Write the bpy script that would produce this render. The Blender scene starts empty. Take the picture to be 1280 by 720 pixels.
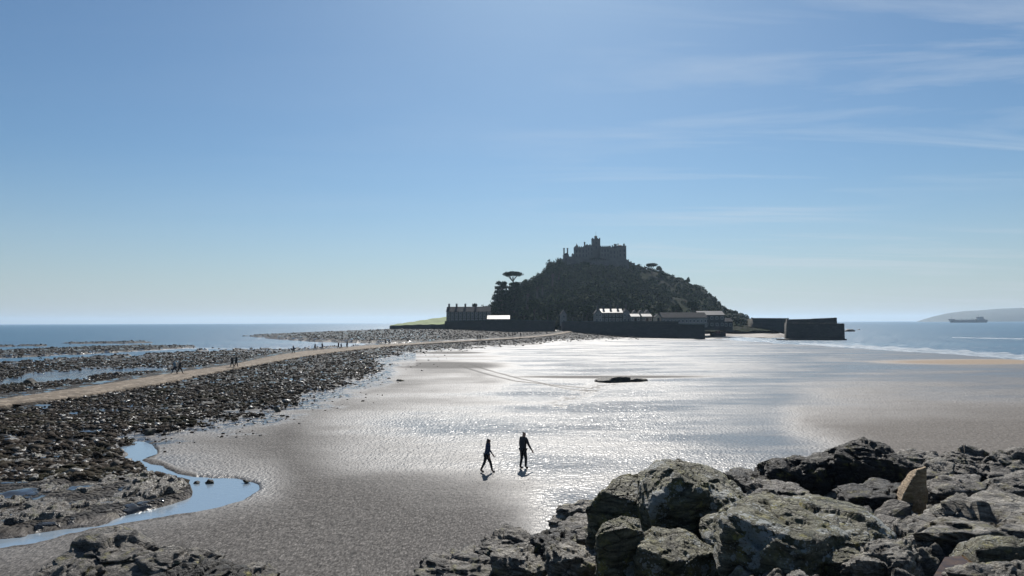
import bpy, bmesh, math, random
import numpy as np
from mathutils import Vector, Matrix, Euler
random.seed(7); rng = np.random.default_rng(7)
R = math.radians
scene = bpy.context.scene
C = scene.collection

# ------------------------------------------------------------------ camera
W0, H0, FPX = 1280.0, 720.0, 853.33
CAMZ = 7.0
cam_d = bpy.data.cameras.new('camera'); cam = bpy.data.objects.new('camera', cam_d); C.objects.link(cam)
cam_d.lens = 24; cam_d.sensor_width = 36; cam_d.clip_start = 0.1; cam_d.clip_end = 60000
PITCH, ROLL = R(2.87), R(-0.19)
cam.location = (0, 0, CAMZ)
cam_m = Matrix.Rotation(R(90) + PITCH, 3, 'X') @ Matrix.Rotation(ROLL, 3, 'Z')
cam.rotation_euler = cam_m.to_euler()
scene.camera = cam
CM = np.array(cam_m)

def ray(px, py):
    v = np.stack([(np.asarray(px, float) - 640) / FPX, (360 - np.asarray(py, float)) / FPX, -np.ones_like(np.asarray(px, float))], -1)
    return v @ CM.T
def ground(px, py, z=0.0):
    d = ray(px, py); t = (z - CAMZ) / d[..., 2]
    return d * t[..., None] + np.array([0, 0, CAMZ])
def at(px, py, Y):
    d = ray(px, py); t = Y / d[..., 1]
    return d * np.asarray(t)[..., None] + np.array([0, 0, CAMZ])
def V(px, py, Y): return Vector([float(c) for c in at(px, py, Y)])
def proj(P):
    q = (np.asarray(P, float) - np.array([0, 0, CAMZ])) @ CM
    return 640 - FPX * q[..., 0] / q[..., 2], 360 + FPX * q[..., 1] / q[..., 2]

# ------------------------------------------------------------------ noise
def _hash(i, j, k, seed):
    h = (i.astype(np.int64) * 374761393 + j.astype(np.int64) * 668265263 + k.astype(np.int64) * 2147483647 + seed * 974634777) & 0xffffffff
    h = ((h ^ (h >> 13)) * 1274126177) & 0xffffffff
    h = ((h ^ (h >> 15)) * 2246822519) & 0xffffffff
    return ((h ^ (h >> 16)) & 0xffffff) / float(0xffffff)
def vnoise(P, seed=0):
    P = np.asarray(P, float); f = np.floor(P); t = P - f; t = t * t * t * (t * (t * 6 - 15) + 10)
    i, j, k = f[..., 0], f[..., 1], f[..., 2]
    r = 0
    for a in (0, 1):
        for b in (0, 1):
            for c in (0, 1):
                w = (t[..., 0] if a else 1 - t[..., 0]) * (t[..., 1] if b else 1 - t[..., 1]) * (t[..., 2] if c else 1 - t[..., 2])
                r = r + w * _hash(i + a, j + b, k + c, seed)
    return r * 2 - 1
def fbm(P, octaves=4, seed=0, gain=.5, ridge=False):
    r = 0; a = 1; s = 0; P = np.asarray(P, float)
    for o in range(octaves):
        n = vnoise(P * (2.03 ** o) + o * 17.3, seed + o)
        if ridge: n = 1 - 2 * np.abs(n)
        r = r + a * n; s += a; a *= gain
    return r / s
def xy3(X, Y, s=1.0, sy=None, z=0.0):
    return np.stack([X * s, Y * (s if sy is None else sy), np.zeros_like(X) + z], -1)
def worley(X, Y, seed=0, aniso=1.0):
    """faceted rock cells: each cell gets a random height and tilt; returns height, edge distance"""
    X = np.asarray(X, float); Y = np.asarray(Y, float) * aniso
    i0, j0 = np.floor(X), np.floor(Y)
    d1 = np.full(X.shape, 9.); d2 = np.full(X.shape, 9.); h = np.zeros(X.shape)
    for a in (-1, 0, 1):
        for b in (-1, 0, 1):
            i, j = i0 + a, j0 + b; z = np.zeros_like(i)
            cx = i + _hash(i, j, z, seed); cy = j + _hash(i, j, z, seed + 1)
            dx, dy = X - cx, Y - cy; d = np.hypot(dx, dy)
            hh = _hash(i, j, z, seed + 2) + dx * (_hash(i, j, z, seed + 3) - .5) * 1.6 + dy * (_hash(i, j, z, seed + 4) - .5) * 1.6
            n = d < d1
            d2 = np.where(n, d1, np.minimum(d2, d)); h = np.where(n, hh, h); d1 = np.where(n, d, d1)
    return h, d2 - d1
def sdf(px, py, poly):
    """signed distance in picture pixels to a polygon, positive inside"""
    px = np.asarray(px, float); py = np.asarray(py, float)
    dmin = np.full(px.shape, 1e9); ins = np.zeros(px.shape, bool); n = len(poly)
    for a in range(n):
        x0, y0 = poly[a]; x1, y1 = poly[(a + 1) % n]
        ex, ey = x1 - x0, y1 - y0; L = ex * ex + ey * ey + 1e-9
        t = np.clip(((px - x0) * ex + (py - y0) * ey) / L, 0, 1)
        dmin = np.minimum(dmin, np.hypot(px - x0 - t * ex, py - y0 - t * ey))
        c = (y0 > py) != (y1 > py)
        with np.errstate(divide='ignore', invalid='ignore'):
            xi = x0 + (py - y0) * ex / (ey if ey != 0 else 1e-9)
        ins ^= c & (px < xi)
    return np.where(ins, dmin, -dmin)
def sstep(a, b, x):
    t = np.clip((x - a) / (b - a), 0, 1); return t * t * (3 - 2 * t)

# ------------------------------------------------------------------ materials
MATS = {}
class NT:
    def __init__(s, name):
        s.m = bpy.data.materials.new(name); s.m.use_nodes = True; s.t = s.m.node_tree; s.n = s.t.nodes; s.l = s.t.links
        s.bsdf = s.n['Principled BSDF']; s.co = s.n.new('ShaderNodeTexCoord').outputs['Object']
    def set(s, **k):
        for a, b in k.items():
            i = s.bsdf.inputs[{'col': 'Base Color', 'rough': 'Roughness', 'spec': 'Specular IOR Level', 'metal': 'Metallic', 'normal': 'Normal', 'ior': 'IOR', 'trans': 'Transmission Weight', 'alpha': 'Alpha', 'coat': 'Coat Weight', 'coatr': 'Coat Roughness', 'coatn': 'Coat Normal'}[a]]
            s.put(i, b)
    def put(s, i, b):
        if isinstance(b, bpy.types.NodeSocket): s.l.new(b, i)
        elif isinstance(b, (tuple, list)): i.default_value = (*b, 1) if len(b) == 3 and len(i.default_value) == 4 else b
        else: i.default_value = b
    def map(s, scale=(1, 1, 1), rot=(0, 0, 0), src=None):
        n = s.n.new('ShaderNodeMapping'); n.inputs['Scale'].default_value = scale; n.inputs['Rotation'].default_value = rot
        s.l.new(src or s.co, n.inputs['Vector']); return n.outputs[0]
    def noise(s, scale, detail=4, rough=.55, vec=None, dist=0, col=False):
        n = s.n.new('ShaderNodeTexNoise'); n.inputs['Scale'].default_value = scale; n.inputs['Detail'].default_value = detail
        n.inputs['Roughness'].default_value = rough; n.inputs['Distortion'].default_value = dist
        s.l.new(vec or s.co, n.inputs['Vector']); return n.outputs['Color' if col else 'Fac']
    def voro(s, scale, vec=None, feature='F1', out='Distance', rnd=1):
        n = s.n.new('ShaderNodeTexVoronoi'); n.feature = feature; n.inputs['Scale'].default_value = scale; n.inputs['Randomness'].default_value = rnd
        s.l.new(vec or s.co, n.inputs['Vector']); return n.outputs[out]
    def ramp(s, fac, stops, interp='LINEAR'):
        n = s.n.new('ShaderNodeValToRGB'); r = n.color_ramp; r.interpolation = interp
        while len(r.elements) < len(stops): r.elements.new(.5)
        for e, (p, c) in zip(r.elements, stops):
            e.position = p; e.color = (c, c, c, 1) if isinstance(c, (int, float)) else (*c, 1)
        s.l.new(fac, n.inputs[0]); return n.outputs[0]
    def mix(s, fac, a, b, mode='MIX'):
        n = s.n.new('ShaderNodeMix'); n.data_type = 'RGBA'; n.blend_type = mode
        s.put(n.inputs[0], fac); s.put(n.inputs[6], a); s.put(n.inputs[7], b); return n.outputs[2]
    def math(s, op, a, b=0.0, clamp=False):
        n = s.n.new('ShaderNodeMath'); n.operation = op; n.use_clamp = clamp
        s.put(n.inputs[0], a); s.put(n.inputs[1], b); return n.outputs[0]
    def attr(s, name):
        n = s.n.new('ShaderNodeAttribute'); n.attribute_name = name; return n.outputs['Fac']
    def bump(s, h, strength=1, dist=.1, normal=None):
        n = s.n.new('ShaderNodeBump'); s.put(n.inputs['Strength'], strength); s.put(n.inputs['Distance'], dist)
        s.l.new(h, n.inputs['Height'])
        if normal: s.l.new(normal, n.inputs['Normal'])
        return n.outputs[0]

def plain(name, col, rough=.7, var=.25, scale=3, bump=.0, bscale=20, spec=.5, metal=0):
    if name in MATS: return MATS[name]
    n = NT(name); f = n.noise(scale, 5)
    lo = tuple(c * (1 - var) for c in col); hi = tuple(min(1, c * (1 + var)) for c in col)
    n.set(col=n.ramp(f, [(.3, lo), (.7, hi)]), rough=rough, spec=spec, metal=metal)
    if bump: n.set(normal=n.bump(n.noise(bscale, 5), 1, bump))
    MATS[name] = n.m; return n.m

def rock_mat(name, dark, light, moss, mossamt=.5, lichen=0.0, scale=1.0, rough=.62, strat=(.25, .1, .3)):
    n = NT(name)
    sv = n.map((1.2 * scale, 1.2 * scale, 5 * scale), strat)
    a = n.noise(2.2, 8, .65, sv); b = n.noise(1.1 * scale, 5, .6); f = n.noise(22 * scale, 6, .7)
    col = n.ramp(a, [(.36, dark), (.5, tuple((x + y) * .42 for x, y in zip(dark, light))), (.66, light)])
    col = n.mix(n.math('MULTIPLY', n.ramp(f, [(.35, 0), (.65, 1)]), .5), col, tuple(x * .45 for x in dark))
    mf = n.ramp(n.noise(1.7 * scale, 6, .65), [(.62 - mossamt * .3, 0), (.75 - mossamt * .2, 1)])
    yl = n.ramp(n.noise(3.3 * scale, 7, .75), [(.52, 0), (.62, 1)]); col = n.mix(n.math('MULTIPLY', n.math('MULTIPLY', yl, mf), .85), col, (.26, .24, .07))
    col = n.mix(n.math('MULTIPLY', n.math('MULTIPLY', mf, n.math('SUBTRACT', 1, yl)), .7), col, n.ramp(f, [(.3, tuple(x * .55 for x in moss)), (.7, moss)]))
    if lichen:
        d = n.voro(5.5, n.mix(.12, n.co, n.noise(9, 4, .6, col=True)))
        sz = n.noise(1.3, 3)
        th = n.math('MULTIPLY', n.math('SUBTRACT', sz, .40), lichen * 4.5)
        lm = n.math('MULTIPLY', n.math('LESS_THAN', d, th), n.ramp(n.noise(30, 4, .7), [(.38, 0), (.5, 1)]))
        d2 = n.voro(19, None); lm2 = n.math('MULTIPLY', n.math('LESS_THAN', d2, n.math('MULTIPLY', th, .8)), 1)
        lm = n.math('MAXIMUM', lm, lm2)
        col = n.mix(n.math('MULTIPLY', lm, .85), col, (.36, .38, .37))
    h = n.math('ADD', n.math('MULTIPLY', n.noise(3.5, 9, .68, sv), .6), n.math('MULTIPLY', n.noise(14 * scale, 8, .72), .35))
    cr = n.ramp(n.voro(1.15 * scale, n.mix(.25, sv, n.noise(4, 4, .6, col=True)), 'DISTANCE_TO_EDGE'), [(0, 0), (.03, 1)])
    cr = n.math('MAXIMUM', cr, n.ramp(n.noise(1.4, 3), [(.45, 0), (.52, 1)]))
    h = n.math('ADD', h, n.math('MULTIPLY', cr, .22)); col = n.mix(n.math('MULTIPLY', n.math('SUBTRACT', 1, cr), .8), col, tuple(x * .35 for x in dark))
    n.set(col=col, rough=n.ramp(f, [(.3, rough - .15), (.7, rough + .12)]), spec=.30, normal=n.bump(h, 1, .30 / scale))
    MATS[name] = n.m; return n.m

# ------------------------------------------------------------------ object helpers
def tag(o, label=None, cat=None, group=None, kind=None):
    if label: o['label'] = label
    if cat: o['category'] = cat
    if group: o['group'] = group
    if kind: o['kind'] = kind
    return o
def link(name, me, mat=None, parent=None, smooth=False, loc=None):
    o = bpy.data.objects.new(name, me); C.objects.link(o)
    if mat: me.materials.append(mat)
    if smooth: me.polygons.foreach_set('use_smooth', [True] * len(me.polygons))
    if parent: o.parent = parent
    if loc is not None: o.location = loc
    return o
def np_mesh(name, verts, faces):
    me = bpy.data.meshes.new(name); verts = np.asarray(verts, np.float32); faces = np.asarray(faces, np.int32)
    me.vertices.add(len(verts)); me.vertices.foreach_set('co', verts.ravel())
    k = faces.shape[1]; me.loops.add(faces.size); me.loops.foreach_set('vertex_index', faces.ravel())
    me.polygons.add(len(faces)); me.polygons.foreach_set('loop_start', np.arange(len(faces), dtype=np.int32) * k)
    me.update(calc_edges=True); return me
def grid_faces(nr, nc):
    i = np.arange(nr - 1)[:, None] * nc + np.arange(nc - 1)[None]
    return np.stack([i, i + 1, i + nc + 1, i + nc], -1).reshape(-1, 4)
def empty(name, loc, rz=0):
    o = bpy.data.objects.new(name, None); C.objects.link(o); o.location = loc; o.rotation_euler = (0, 0, rz); o.empty_display_size = .2; return o
class MB:
    def __init__(s): s.bm = bmesh.new()
    def box(s, x0, x1, y0, y1, z0, z1, bev=0, taper=0):
        v = []
        for z, t in ((z0, 0), (z1, taper)):
            for x, y in ((x0 + t, y0 + t), (x1 - t, y0 + t), (x1 - t, y1 - t), (x0 + t, y1 - t)): v.append(s.bm.verts.new((x, y, z)))
        fs = [s.bm.faces.new([v[i] for i in q]) for q in ((3, 2, 1, 0), (4, 5, 6, 7), (0, 1, 5, 4), (1, 2, 6, 5), (2, 3, 7, 6), (3, 0, 4, 7))]
        if bev: bmesh.ops.bevel(s.bm, geom=list({e for f in fs for e in f.edges}), offset=bev, segments=1, affect='EDGES')
        return s
    def cyl(s, x, y, z0, z1, r0, r1=None, seg=12):
        r1 = r0 if r1 is None else r1
        a = [s.bm.verts.new((x + r0 * math.cos(2 * math.pi * i / seg), y + r0 * math.sin(2 * math.pi * i / seg), z0)) for i in range(seg)]
        b = [s.bm.verts.new((x + r1 * math.cos(2 * math.pi * i / seg), y + r1 * math.sin(2 * math.pi * i / seg), z1)) for i in range(seg)]
        for i in range(seg): s.bm.faces.new((a[i], a[(i + 1) % seg], b[(i + 1) % seg], b[i]))
        s.bm.faces.new(a[::-1]); s.bm.faces.new(b); return s
    def tube(s, pts, rads, seg=7):
        rings = []
        for i, p in enumerate(pts):
            p = Vector(p); d = (Vector(pts[min(i + 1, len(pts) - 1)]) - Vector(pts[max(i - 1, 0)])).normalized()
            u = d.orthogonal().normalized(); w = d.cross(u)
            rings.append([s.bm.verts.new(p + rads[i] * (u * math.cos(2 * math.pi * k / seg) + w * math.sin(2 * math.pi * k / seg))) for k in range(seg)])
        for a, b in zip(rings, rings[1:]):
            for k in range(seg): s.bm.faces.new((a[k], a[(k + 1) % seg], b[(k + 1) % seg], b[k]))
        s.bm.faces.new(rings[0][::-1]); s.bm.faces.new(rings[-1]); return s
    def prism(s, prof, axis, a0, a1):
        """closed profile [(u,z)] extruded along x (profile in y,z) or y (profile in x,z)"""
        f = (lambda u, z, a: (a, u, z)) if axis == 'x' else (lambda u, z, a: (u, a, z))
        A = [s.bm.verts.new(f(u, z, a0)) for u, z in prof]; B = [s.bm.verts.new(f(u, z, a1)) for u, z in prof]; n = len(prof)
        for i in range(n): s.bm.faces.new((A[i], A[(i + 1) % n], B[(i + 1) % n], B[i]))
        s.bm.faces.new(A[::-1]); s.bm.faces.new(B); return s
    def build(s, name, mat, parent=None, smooth=False):
        bmesh.ops.recalc_face_normals(s.bm, faces=s.bm.faces)
        me = bpy.data.meshes.new(name); s.bm.to_mesh(me); s.bm.free(); return link(name, me, mat, parent, smooth)

# ------------------------------------------------------------------ world, sun, haze
SUN_EL, SUN_AZ = R(43), R(4)      # azimuth clockwise (to the right) from the view direction +Y
world = bpy.data.worlds.new('World'); scene.world = world; world.use_nodes = True
wn, wl = world.node_tree.nodes, world.node_tree.links
sky = wn.new('ShaderNodeTexSky'); sky.sky_type = 'NISHITA'; sky.sun_disc = False
sky.sun_elevation = SUN_EL; sky.sun_rotation = SUN_AZ; sky.altitude = 0; sky.air_density = 1.0; sky.dust_density = .6; sky.ozone_density = 3.0
bg = wn['Background']; bg.inputs['Strength'].default_value = .051
tc = wn.new('ShaderNodeTexCoord')
def wnode(t, **k):
    n = wn.new(t)
    for a, b in k.items(): n.inputs[a].default_value = b
    return n
sep = wn.new('ShaderNodeSeparateXYZ'); wl.new(tc.outputs['Generated'], sep.inputs[0])
# cirrus: direction projected on a high plane
def wm(op, a, b=0.0, clamp=False):
    n = wn.new('ShaderNodeMath'); n.operation = op; n.use_clamp = clamp
    for i, v in ((0, a), (1, b)):
        if isinstance(v, bpy.types.NodeSocket): wl.new(v, n.inputs[i])
        else: n.inputs[i].default_value = v
    return n.outputs[0]
zc = wm('MAXIMUM', sep.outputs[2], .02); den = wm('ADD', zc, .06)
u_, v_ = wm('DIVIDE', sep.outputs[0], den), wm('DIVIDE', sep.outputs[1], den)
cmb = wn.new('ShaderNodeCombineXYZ'); wl.new(u_, cmb.inputs[0]); wl.new(v_, cmb.inputs[1])
mp = wn.new('ShaderNodeMapping'); mp.inputs['Scale'].default_value = (.35, 1.5, 1); mp.inputs['Rotation'].default_value = (0, 0, R(-8)); wl.new(cmb.outputs[0], mp.inputs[0])
n1 = wnode('ShaderNodeTexNoise', Scale=1.3, Detail=7, Roughness=.58, Distortion=.6); wl.new(mp.outputs[0], n1.inputs['Vector'])
mp2 = wn.new('ShaderNodeMapping'); mp2.inputs['Scale'].default_value = (.22, .3, 1); mp2.inputs['Location'].default_value = (3.1, 1.3, 0); wl.new(cmb.outputs[0], mp2.inputs[0])
n2 = wnode('ShaderNodeTexNoise', Scale=1.0, Detail=2); wl.new(mp2.outputs[0], n2.inputs['Vector'])
c1 = wm('MULTIPLY', wm('SUBTRACT', n1.outputs['Fac'], .46), 3.6, True); c2 = wm('MULTIPLY', wm('SUBTRACT', n2.outputs['Fac'], .36), 5.0, True)
side = wm('ADD', wm('MULTIPLY', sep.outputs[0], 2.2), .15, True)
cf = wm('MULTIPLY', wm('MULTIPLY', c1, c2), wm('ADD', wm('MULTIPLY', side, .5), .06))
mixc = wn.new('ShaderNodeMix'); mixc.data_type = 'RGBA'; wl.new(cf, mixc.inputs[0]); mixc.inputs[7].default_value = (9.5, 10.2, 11, 1)
el = wm('MULTIPLY', wm('MAXIMUM', sep.outputs[2], 0.0), 4.2, True); hf = wm('POWER', wm('SUBTRACT', 1.0, el), 2.0)
hzm = wn.new('ShaderNodeMix'); hzm.data_type = 'RGBA'; wl.new(wm('MULTIPLY', hf, .8), hzm.inputs[0]); wl.new(mixc.outputs[2], hzm.inputs[6]); hzm.inputs[7].default_value = (7.0, 7.5, 8.0, 1)
tint = wn.new('ShaderNodeMix'); tint.data_type = 'RGBA'; tint.blend_type = 'MULTIPLY'; tint.inputs[0].default_value = 1; wl.new(sky.outputs[0], tint.inputs[6]); tint.inputs[7].default_value = (.74, .955, 1.06, 1); wl.new(tint.outputs[2], mixc.inputs[6])
wl.new(hzm.outputs[2], bg.inputs[0])
sd = bpy.data.lights.new('sun', 'SUN'); sd.energy = 5.0; sd.angle = R(.53); sd.color = (1, .95, .88)
sun = bpy.data.objects.new('sun', sd); C.objects.link(sun)
sdir = Vector((math.sin(SUN_AZ) * math.cos(SUN_EL), math.cos(SUN_AZ) * math.cos(SUN_EL), math.sin(SUN_EL)))
sun.rotation_euler = sdir.to_track_quat('Z', 'Y').to_euler()
vs = scene.view_settings; vs.view_transform = 'Standard'; vs.look = 'None'; vs.gamma = 1; vs.exposure = .5; vs.use_curve_mapping = False
scene.cycles.use_denoising = True; scene.cycles.denoising_input_passes = 'RGB_ALBEDO_NORMAL'; scene.cycles.denoising_prefilter = 'ACCURATE'; scene.cycles.use_adaptive_sampling = False; scene.cycles.sampling_pattern = 'BLUE_NOISE'; scene.cycles.max_bounces = 6; scene.cycles.sample_clamp_indirect = 1.0; scene.cycles.volume_bounces = 0; scene.cycles.caustics_reflective = False; scene.cycles.caustics_refractive = False

m = MB(); m.box(-9000, 9000, -200, 13000, -4, 112)
hz = m.build('haze', None); tag(hz, kind='stuff')
hm = bpy.data.materials.new('haze_air'); hm.use_nodes = True; t = hm.node_tree; t.nodes.remove(t.nodes['Principled BSDF'])
pv = t.nodes.new('ShaderNodeVolumePrincipled'); pv.inputs['Color'].default_value = (.58, .78, 1, 1); pv.inputs['Density'].default_value = .00008; pv.inputs['Anisotropy'].default_value = .4
t.links.new(pv.outputs[0], t.nodes['Material Output'].inputs['Volume']); hz.data.materials.append(hm)

# ------------------------------------------------------------------ sea
n = NT('sea_water')
v1 = n.noise(.10, 6, .62, n.map((1, .6, 1))); v2 = n.noise(.9, 5, .6, n.map((.8, 1.6, 1)))
h = n.math('ADD', n.math('MULTIPLY', v1, 1.1), n.math('MULTIPLY', v2, .30))
n.set(col=n.ramp(n.noise(.012, 4, .6, n.map((.5, 2.2, 1))), [(.35, (.018, .065, .12)), (.65, (.03, .10, .16))]), rough=.36, ior=1.33, spec=.5, normal=n.bump(h, 1, 1.5)); SEA = n.m
SEAZ = -.35
xs = np.concatenate([-np.geomspace(9e3, 20, 60), [0], np.geomspace(20, 9e3, 60)]); ys = np.concatenate([[-100], np.geomspace(20, 12900, 150)])
XX, YY = np.meshgrid(xs, ys)
sea = link('sea', np_mesh('sea', np.stack([XX, YY, XX * 0 + SEAZ], -1).reshape(-1, 3), grid_faces(len(ys), len(xs))), SEA); tag(sea, kind='structure')
sea.visible_shadow = True

# ------------------------------------------------------------------ beach terrain
P_main = [(-900, 462), (0, 453), (100, 447), (200, 442), (250, 437.5), (300, 437.5), (370, 436), (450, 431), (540, 426), (640, 422), (700, 412), (720, 409), (760, 413), (825, 420.5), (790, 423), (700, 426), (650, 431), (560, 437), (500, 442), (472, 452), (480, 461), (430, 479), (385, 499), (330, 514), (250, 528), (150, 546), (100, 562), (0, 582), (-900, 640)]
P_spur = [(305, 419), (350, 415.5), (420, 411.5), (488, 407.5), (560, 405), (700, 405), (700, 418), (640, 423), (540, 427), (470, 426.3), (400, 424.5), (350, 421.5)]
P_bar1 = [(60, 428), (100, 427), (180, 425.5), (205, 427.5), (160, 428.5), (90, 429)]
P_bar0 = [(-400, 433), (0, 431), (58, 430), (60, 431.5), (0, 432.8), (-400, 437)]
P_bar2 = [(-900, 448), (0, 437), (60, 434.5), (170, 431), (240, 431.3), (248, 432.8), (200, 436.5), (110, 441), (0, 446.5), (-900, 470)]
P_wetstrip = [(-300, 500), (0, 478), (35, 468), (110, 461), (215, 459), (200, 464), (130, 468), (92, 475), (0, 482), (-300, 510)]
P_stream = [(-300, 690), (0, 672), (39, 664), (124, 654), (152, 643), (219, 626), (239, 619), (237, 606), (197, 595), (186, 589), (174, 580), (150, 574), (163, 568), (150, 557), (169, 552.6), (186, 555), (195, 565), (178, 574), (202, 582), (225, 593), (253, 598), (295, 598), (321, 603), (322, 613), (295, 627), (253, 637), (197, 647), (112, 662), (56, 674), (0, 684), (-300, 712)]
P_ledge = [(-500, 575), (0, 572), (55, 560), (128, 556), (152, 566), (150, 574), (176, 584), (188, 596), (237, 604), (240, 618), (216, 627), (150, 644), (60, 661), (0, 669), (-500, 700)]
P_dry = [(140, 552), (250, 532), (330, 518), (430, 484), (480, 464), (540, 466), (600, 470), (560, 484), (500, 500), (420, 520), (392, 540), (430, 568), (520, 590), (600, 600), (650, 630), (670, 680), (640, 900), (-300, 900), (-300, 705), (0, 690), (150, 660), (335, 618), (328, 598), (210, 560)]
P_dry2 = [(1010, 528), (1100, 514), (1290, 512), (1700, 520), (1700, 680), (1160, 620), (1090, 570)]
P_shoreR = [(870, 424), (905, 424), (960, 427.5), (1056, 433), (1160, 440), (1280, 449), (1420, 460), (1900, 492), (1900, 380), (1060, 380), (1000, 418), (935, 421)]
P_sandR = [(940, 409), (985, 407), (990, 422), (905, 420), (870, 417), (870, 409)]
def bankL(px): return np.interp(px, [300, 420, 500, 560, 640, 700, 740, 790], [0, .55, .9, .95, .62, .72, .35, 0])
def bank(px, Y): return bankL(px) * 3.9 * np.clip((Y - 215) / 115, 0, 1)
def bground(px, py, dz=0.0):
    px = np.asarray(px, float); py = np.asarray(py, float); d = ray(px, py); s = -d[..., 2] / d[..., 1]; a = bankL(px) * 3.9 / 115
    Y = (CAMZ - dz) / s; Y2 = (CAMZ + 215 * a - dz) / (s + a); Y = np.where(Y2 > 215, Y2, Y); Y = np.where(Y > 330, np.maximum((CAMZ - dz - bankL(px) * 3.9) / s, 330), Y); Y = np.minimum(Y, 900)
    return at(px, py, Y)
def smooth_poly_(P, k=4):
    P = np.array(P, float); o_ = []
    for i in range(len(P)):
        p0, p1, p2, p3 = P[i - 1], P[i], P[(i + 1) % len(P)], P[(i + 2) % len(P)]
        for j in range(k):
            f = j / k; o_.append(tuple(.5 * (2 * p1 + (p2 - p0) * f + (2 * p0 - 5 * p1 + 4 * p2 - p3) * f * f + (3 * p1 - p0 - 3 * p2 + p3) * f ** 3)))
    return o_
def ell(px, py, cx, cy, rx, ry): return 1 - sstep(.5, 1.15, np.hypot((px - cx) / rx, (py - cy) / ry))
P_stream_s = smooth_poly_(P_stream)
rows = np.concatenate([np.arange(13, 60, .33), np.arange(60, 140, .6), np.arange(140, 345, .9)])[::-1]
Yr = np.concatenate([[-60, -20, 0, 8, 14], CAMZ * FPX / rows]); Yr = Yr[np.concatenate([[True], np.diff(Yr) > 0])]
cols = np.arange(-330, 1620, 2.2)
wscale = np.maximum(Yr, 17.0) / FPX
X = (cols[None] - 640) * wscale[:, None]; Y = np.repeat(Yr[:, None], len(cols), 1)
PX0 = 640 + X / np.maximum(Y, 1) * FPX; BK = bank(PX0, Y); Pz = np.stack([X, np.maximum(Y, 12), BK], -1); PX, PY = proj(Pz)
wob = fbm(xy3(X, Y, .35), 4, 3); wob2 = fbm(xy3(X, Y, .09), 4, 9)
dpx = np.clip((PY - 402) / 40, .08, 3)          # pixel wobble shrinks with distance
mainD = sdf(PX, PY, P_main) + wob * 7 * dpx
flat = sstep(-3 * 1, 3, mainD / np.clip(dpx, .3, 2))
for P, s in ((P_spur, .8), (P_bar0, .5), (P_bar1, .5), (P_bar2, .7)):
    flat = np.maximum(flat, sstep(-.6, .8, sdf(PX, PY, P) + wob * 1.5 * s))
wets = sstep(-1, 2, sdf(PX, PY, P_wetstrip) + wob * 2)
flat = flat * (1 - wets)
leftsea = (PX < 560) & (PY < 470)
seaL = sstep(-2, 1, sdf(PX, PY, [(-1200, 300), (560, 300), (560, 425), (480, 430.5), (450, 431.2), (370, 436.5), (300, 438), (250, 438), (200, 442.5), (100, 447.5), (0, 453.5), (-900, 463), (-1200, 463)]) + wob * 1)
seaR = sstep(-1.2, 1.2, sdf(PX, PY, P_shoreR) + wob2 * 1.5)
back = sstep(400, 440, Y)
ledge_m = sstep(-3, 1, sdf(PX, PY, P_ledge)); flat = np.maximum(flat, ledge_m)
Z = .03 + .05 * wob2 + .012 * wob + BK
Z = Z + flat * (.12 + .10 * wob + .10 * fbm(xy3(X, Y, 1.1), 3, 21))
ls = np.where(PX < 560, seaL, 0) * (1 - flat)
Z = Z * (1 - ls) + ls * -1.3
Z = Z * (1 - seaR) + seaR * -1.3
Z = Z * (1 - back) + back * -2.0
Z = Z - wets * .03
st = sstep(-3.5, 4.5, sdf(PX, PY, P_stream_s) + wob * 3.2 + 1.6 * fbm(xy3(X, Y, 1.6), 3, 90)); Z = Z - st * .30
Z = np.where(Y < 13, -.1, Z)
dryA = sstep(-55, 55, sdf(PX, PY, P_dry) + wob2 * 30 + wob * 7)
dryB = sstep(-60, 34, sdf(PX, PY, P_dry2) + wob2 * 18 + wob * 5)
dryC = np.maximum.reduce([ell(PX, PY, 555, 457, 95, 6), ell(PX, PY, 1215, 452.5, 135, 4.0), ell(PX, PY, 760, 471.5, 150, 2.4), ell(PX, PY, 560, 441, 60, 2), ell(PX, PY, 620, 430.5, 70, 1.5)])
dryD = sstep(-9, -2, sdf(PX, PY, P_stream_s)) * (PX < 245); dry = np.clip(np.maximum.reduce([dryD, dryA, dryB * .9, dryC * .9]), 0, 1)
def pline(pts):
    d = np.full(PX.shape, 1e9)
    for (x0, y0), (x1, y1) in zip(pts, pts[1:]):
        ex, ey = x1 - x0, y1 - y0; tt = np.clip(((PX - x0) * ex + (PY - y0) * ey) / (ex * ex + ey * ey), 0, 1)
        d = np.minimum(d, np.hypot((PX - x0 - tt * ex) * .5, PY - y0 - tt * ey))
    return d
trk = np.minimum(pline([(575, 457), (585, 461), (612, 469), (645, 477), (675, 480), (717, 487.5), (745, 489)]), pline([(590, 456), (597, 459), (625, 467), (650, 474), (687, 481), (740, 486)]))
trk = 1 - sstep(.3, .9, trk)
fp = (1 - sstep(2, 9, pline([(772, 477), (740, 487), (712, 500), (700, 506)]))) * (fbm(xy3(X, Y, 2.2), 2, 5) > .12)
trk = np.clip(trk + fp * .7, 0, 1)
orange = .12 * dryB + ell(PX, PY, 1215, 452.5, 135, 4.0) + .8 * sstep(-1, 1, sdf(PX, PY, P_sandR))
calm = sstep(780, 1060, PX + (PY - 470) * .6) * (1 - sstep(500, 600, PY)) * .8 + .55 * ell(PX, PY, 1000, 520, 190, 60) + .45 * sstep(520, 580, PY) * sstep(560, 720, PX)
calm = np.clip(calm + wob2 * .35, 0, 1)
pools = np.maximum.reduce([ell(PX, PY, a_, b_, c_, d_) for a_, b_, c_, d_ in ((132, 514, 30, 2.4), (50, 508, 18, 2.6), (93, 518.5, 12, 2.6), (8, 512, 22, 2.2), (85, 553, 38, 3.2), (20, 546, 36, 3.4), (118, 541, 22, 3.0), (345, 486, 16, 1.4), (60, 488 + 24, 10, 1.5), (60, 474, 60, 2.5), (175, 463, 45, 1.8))])
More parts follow.
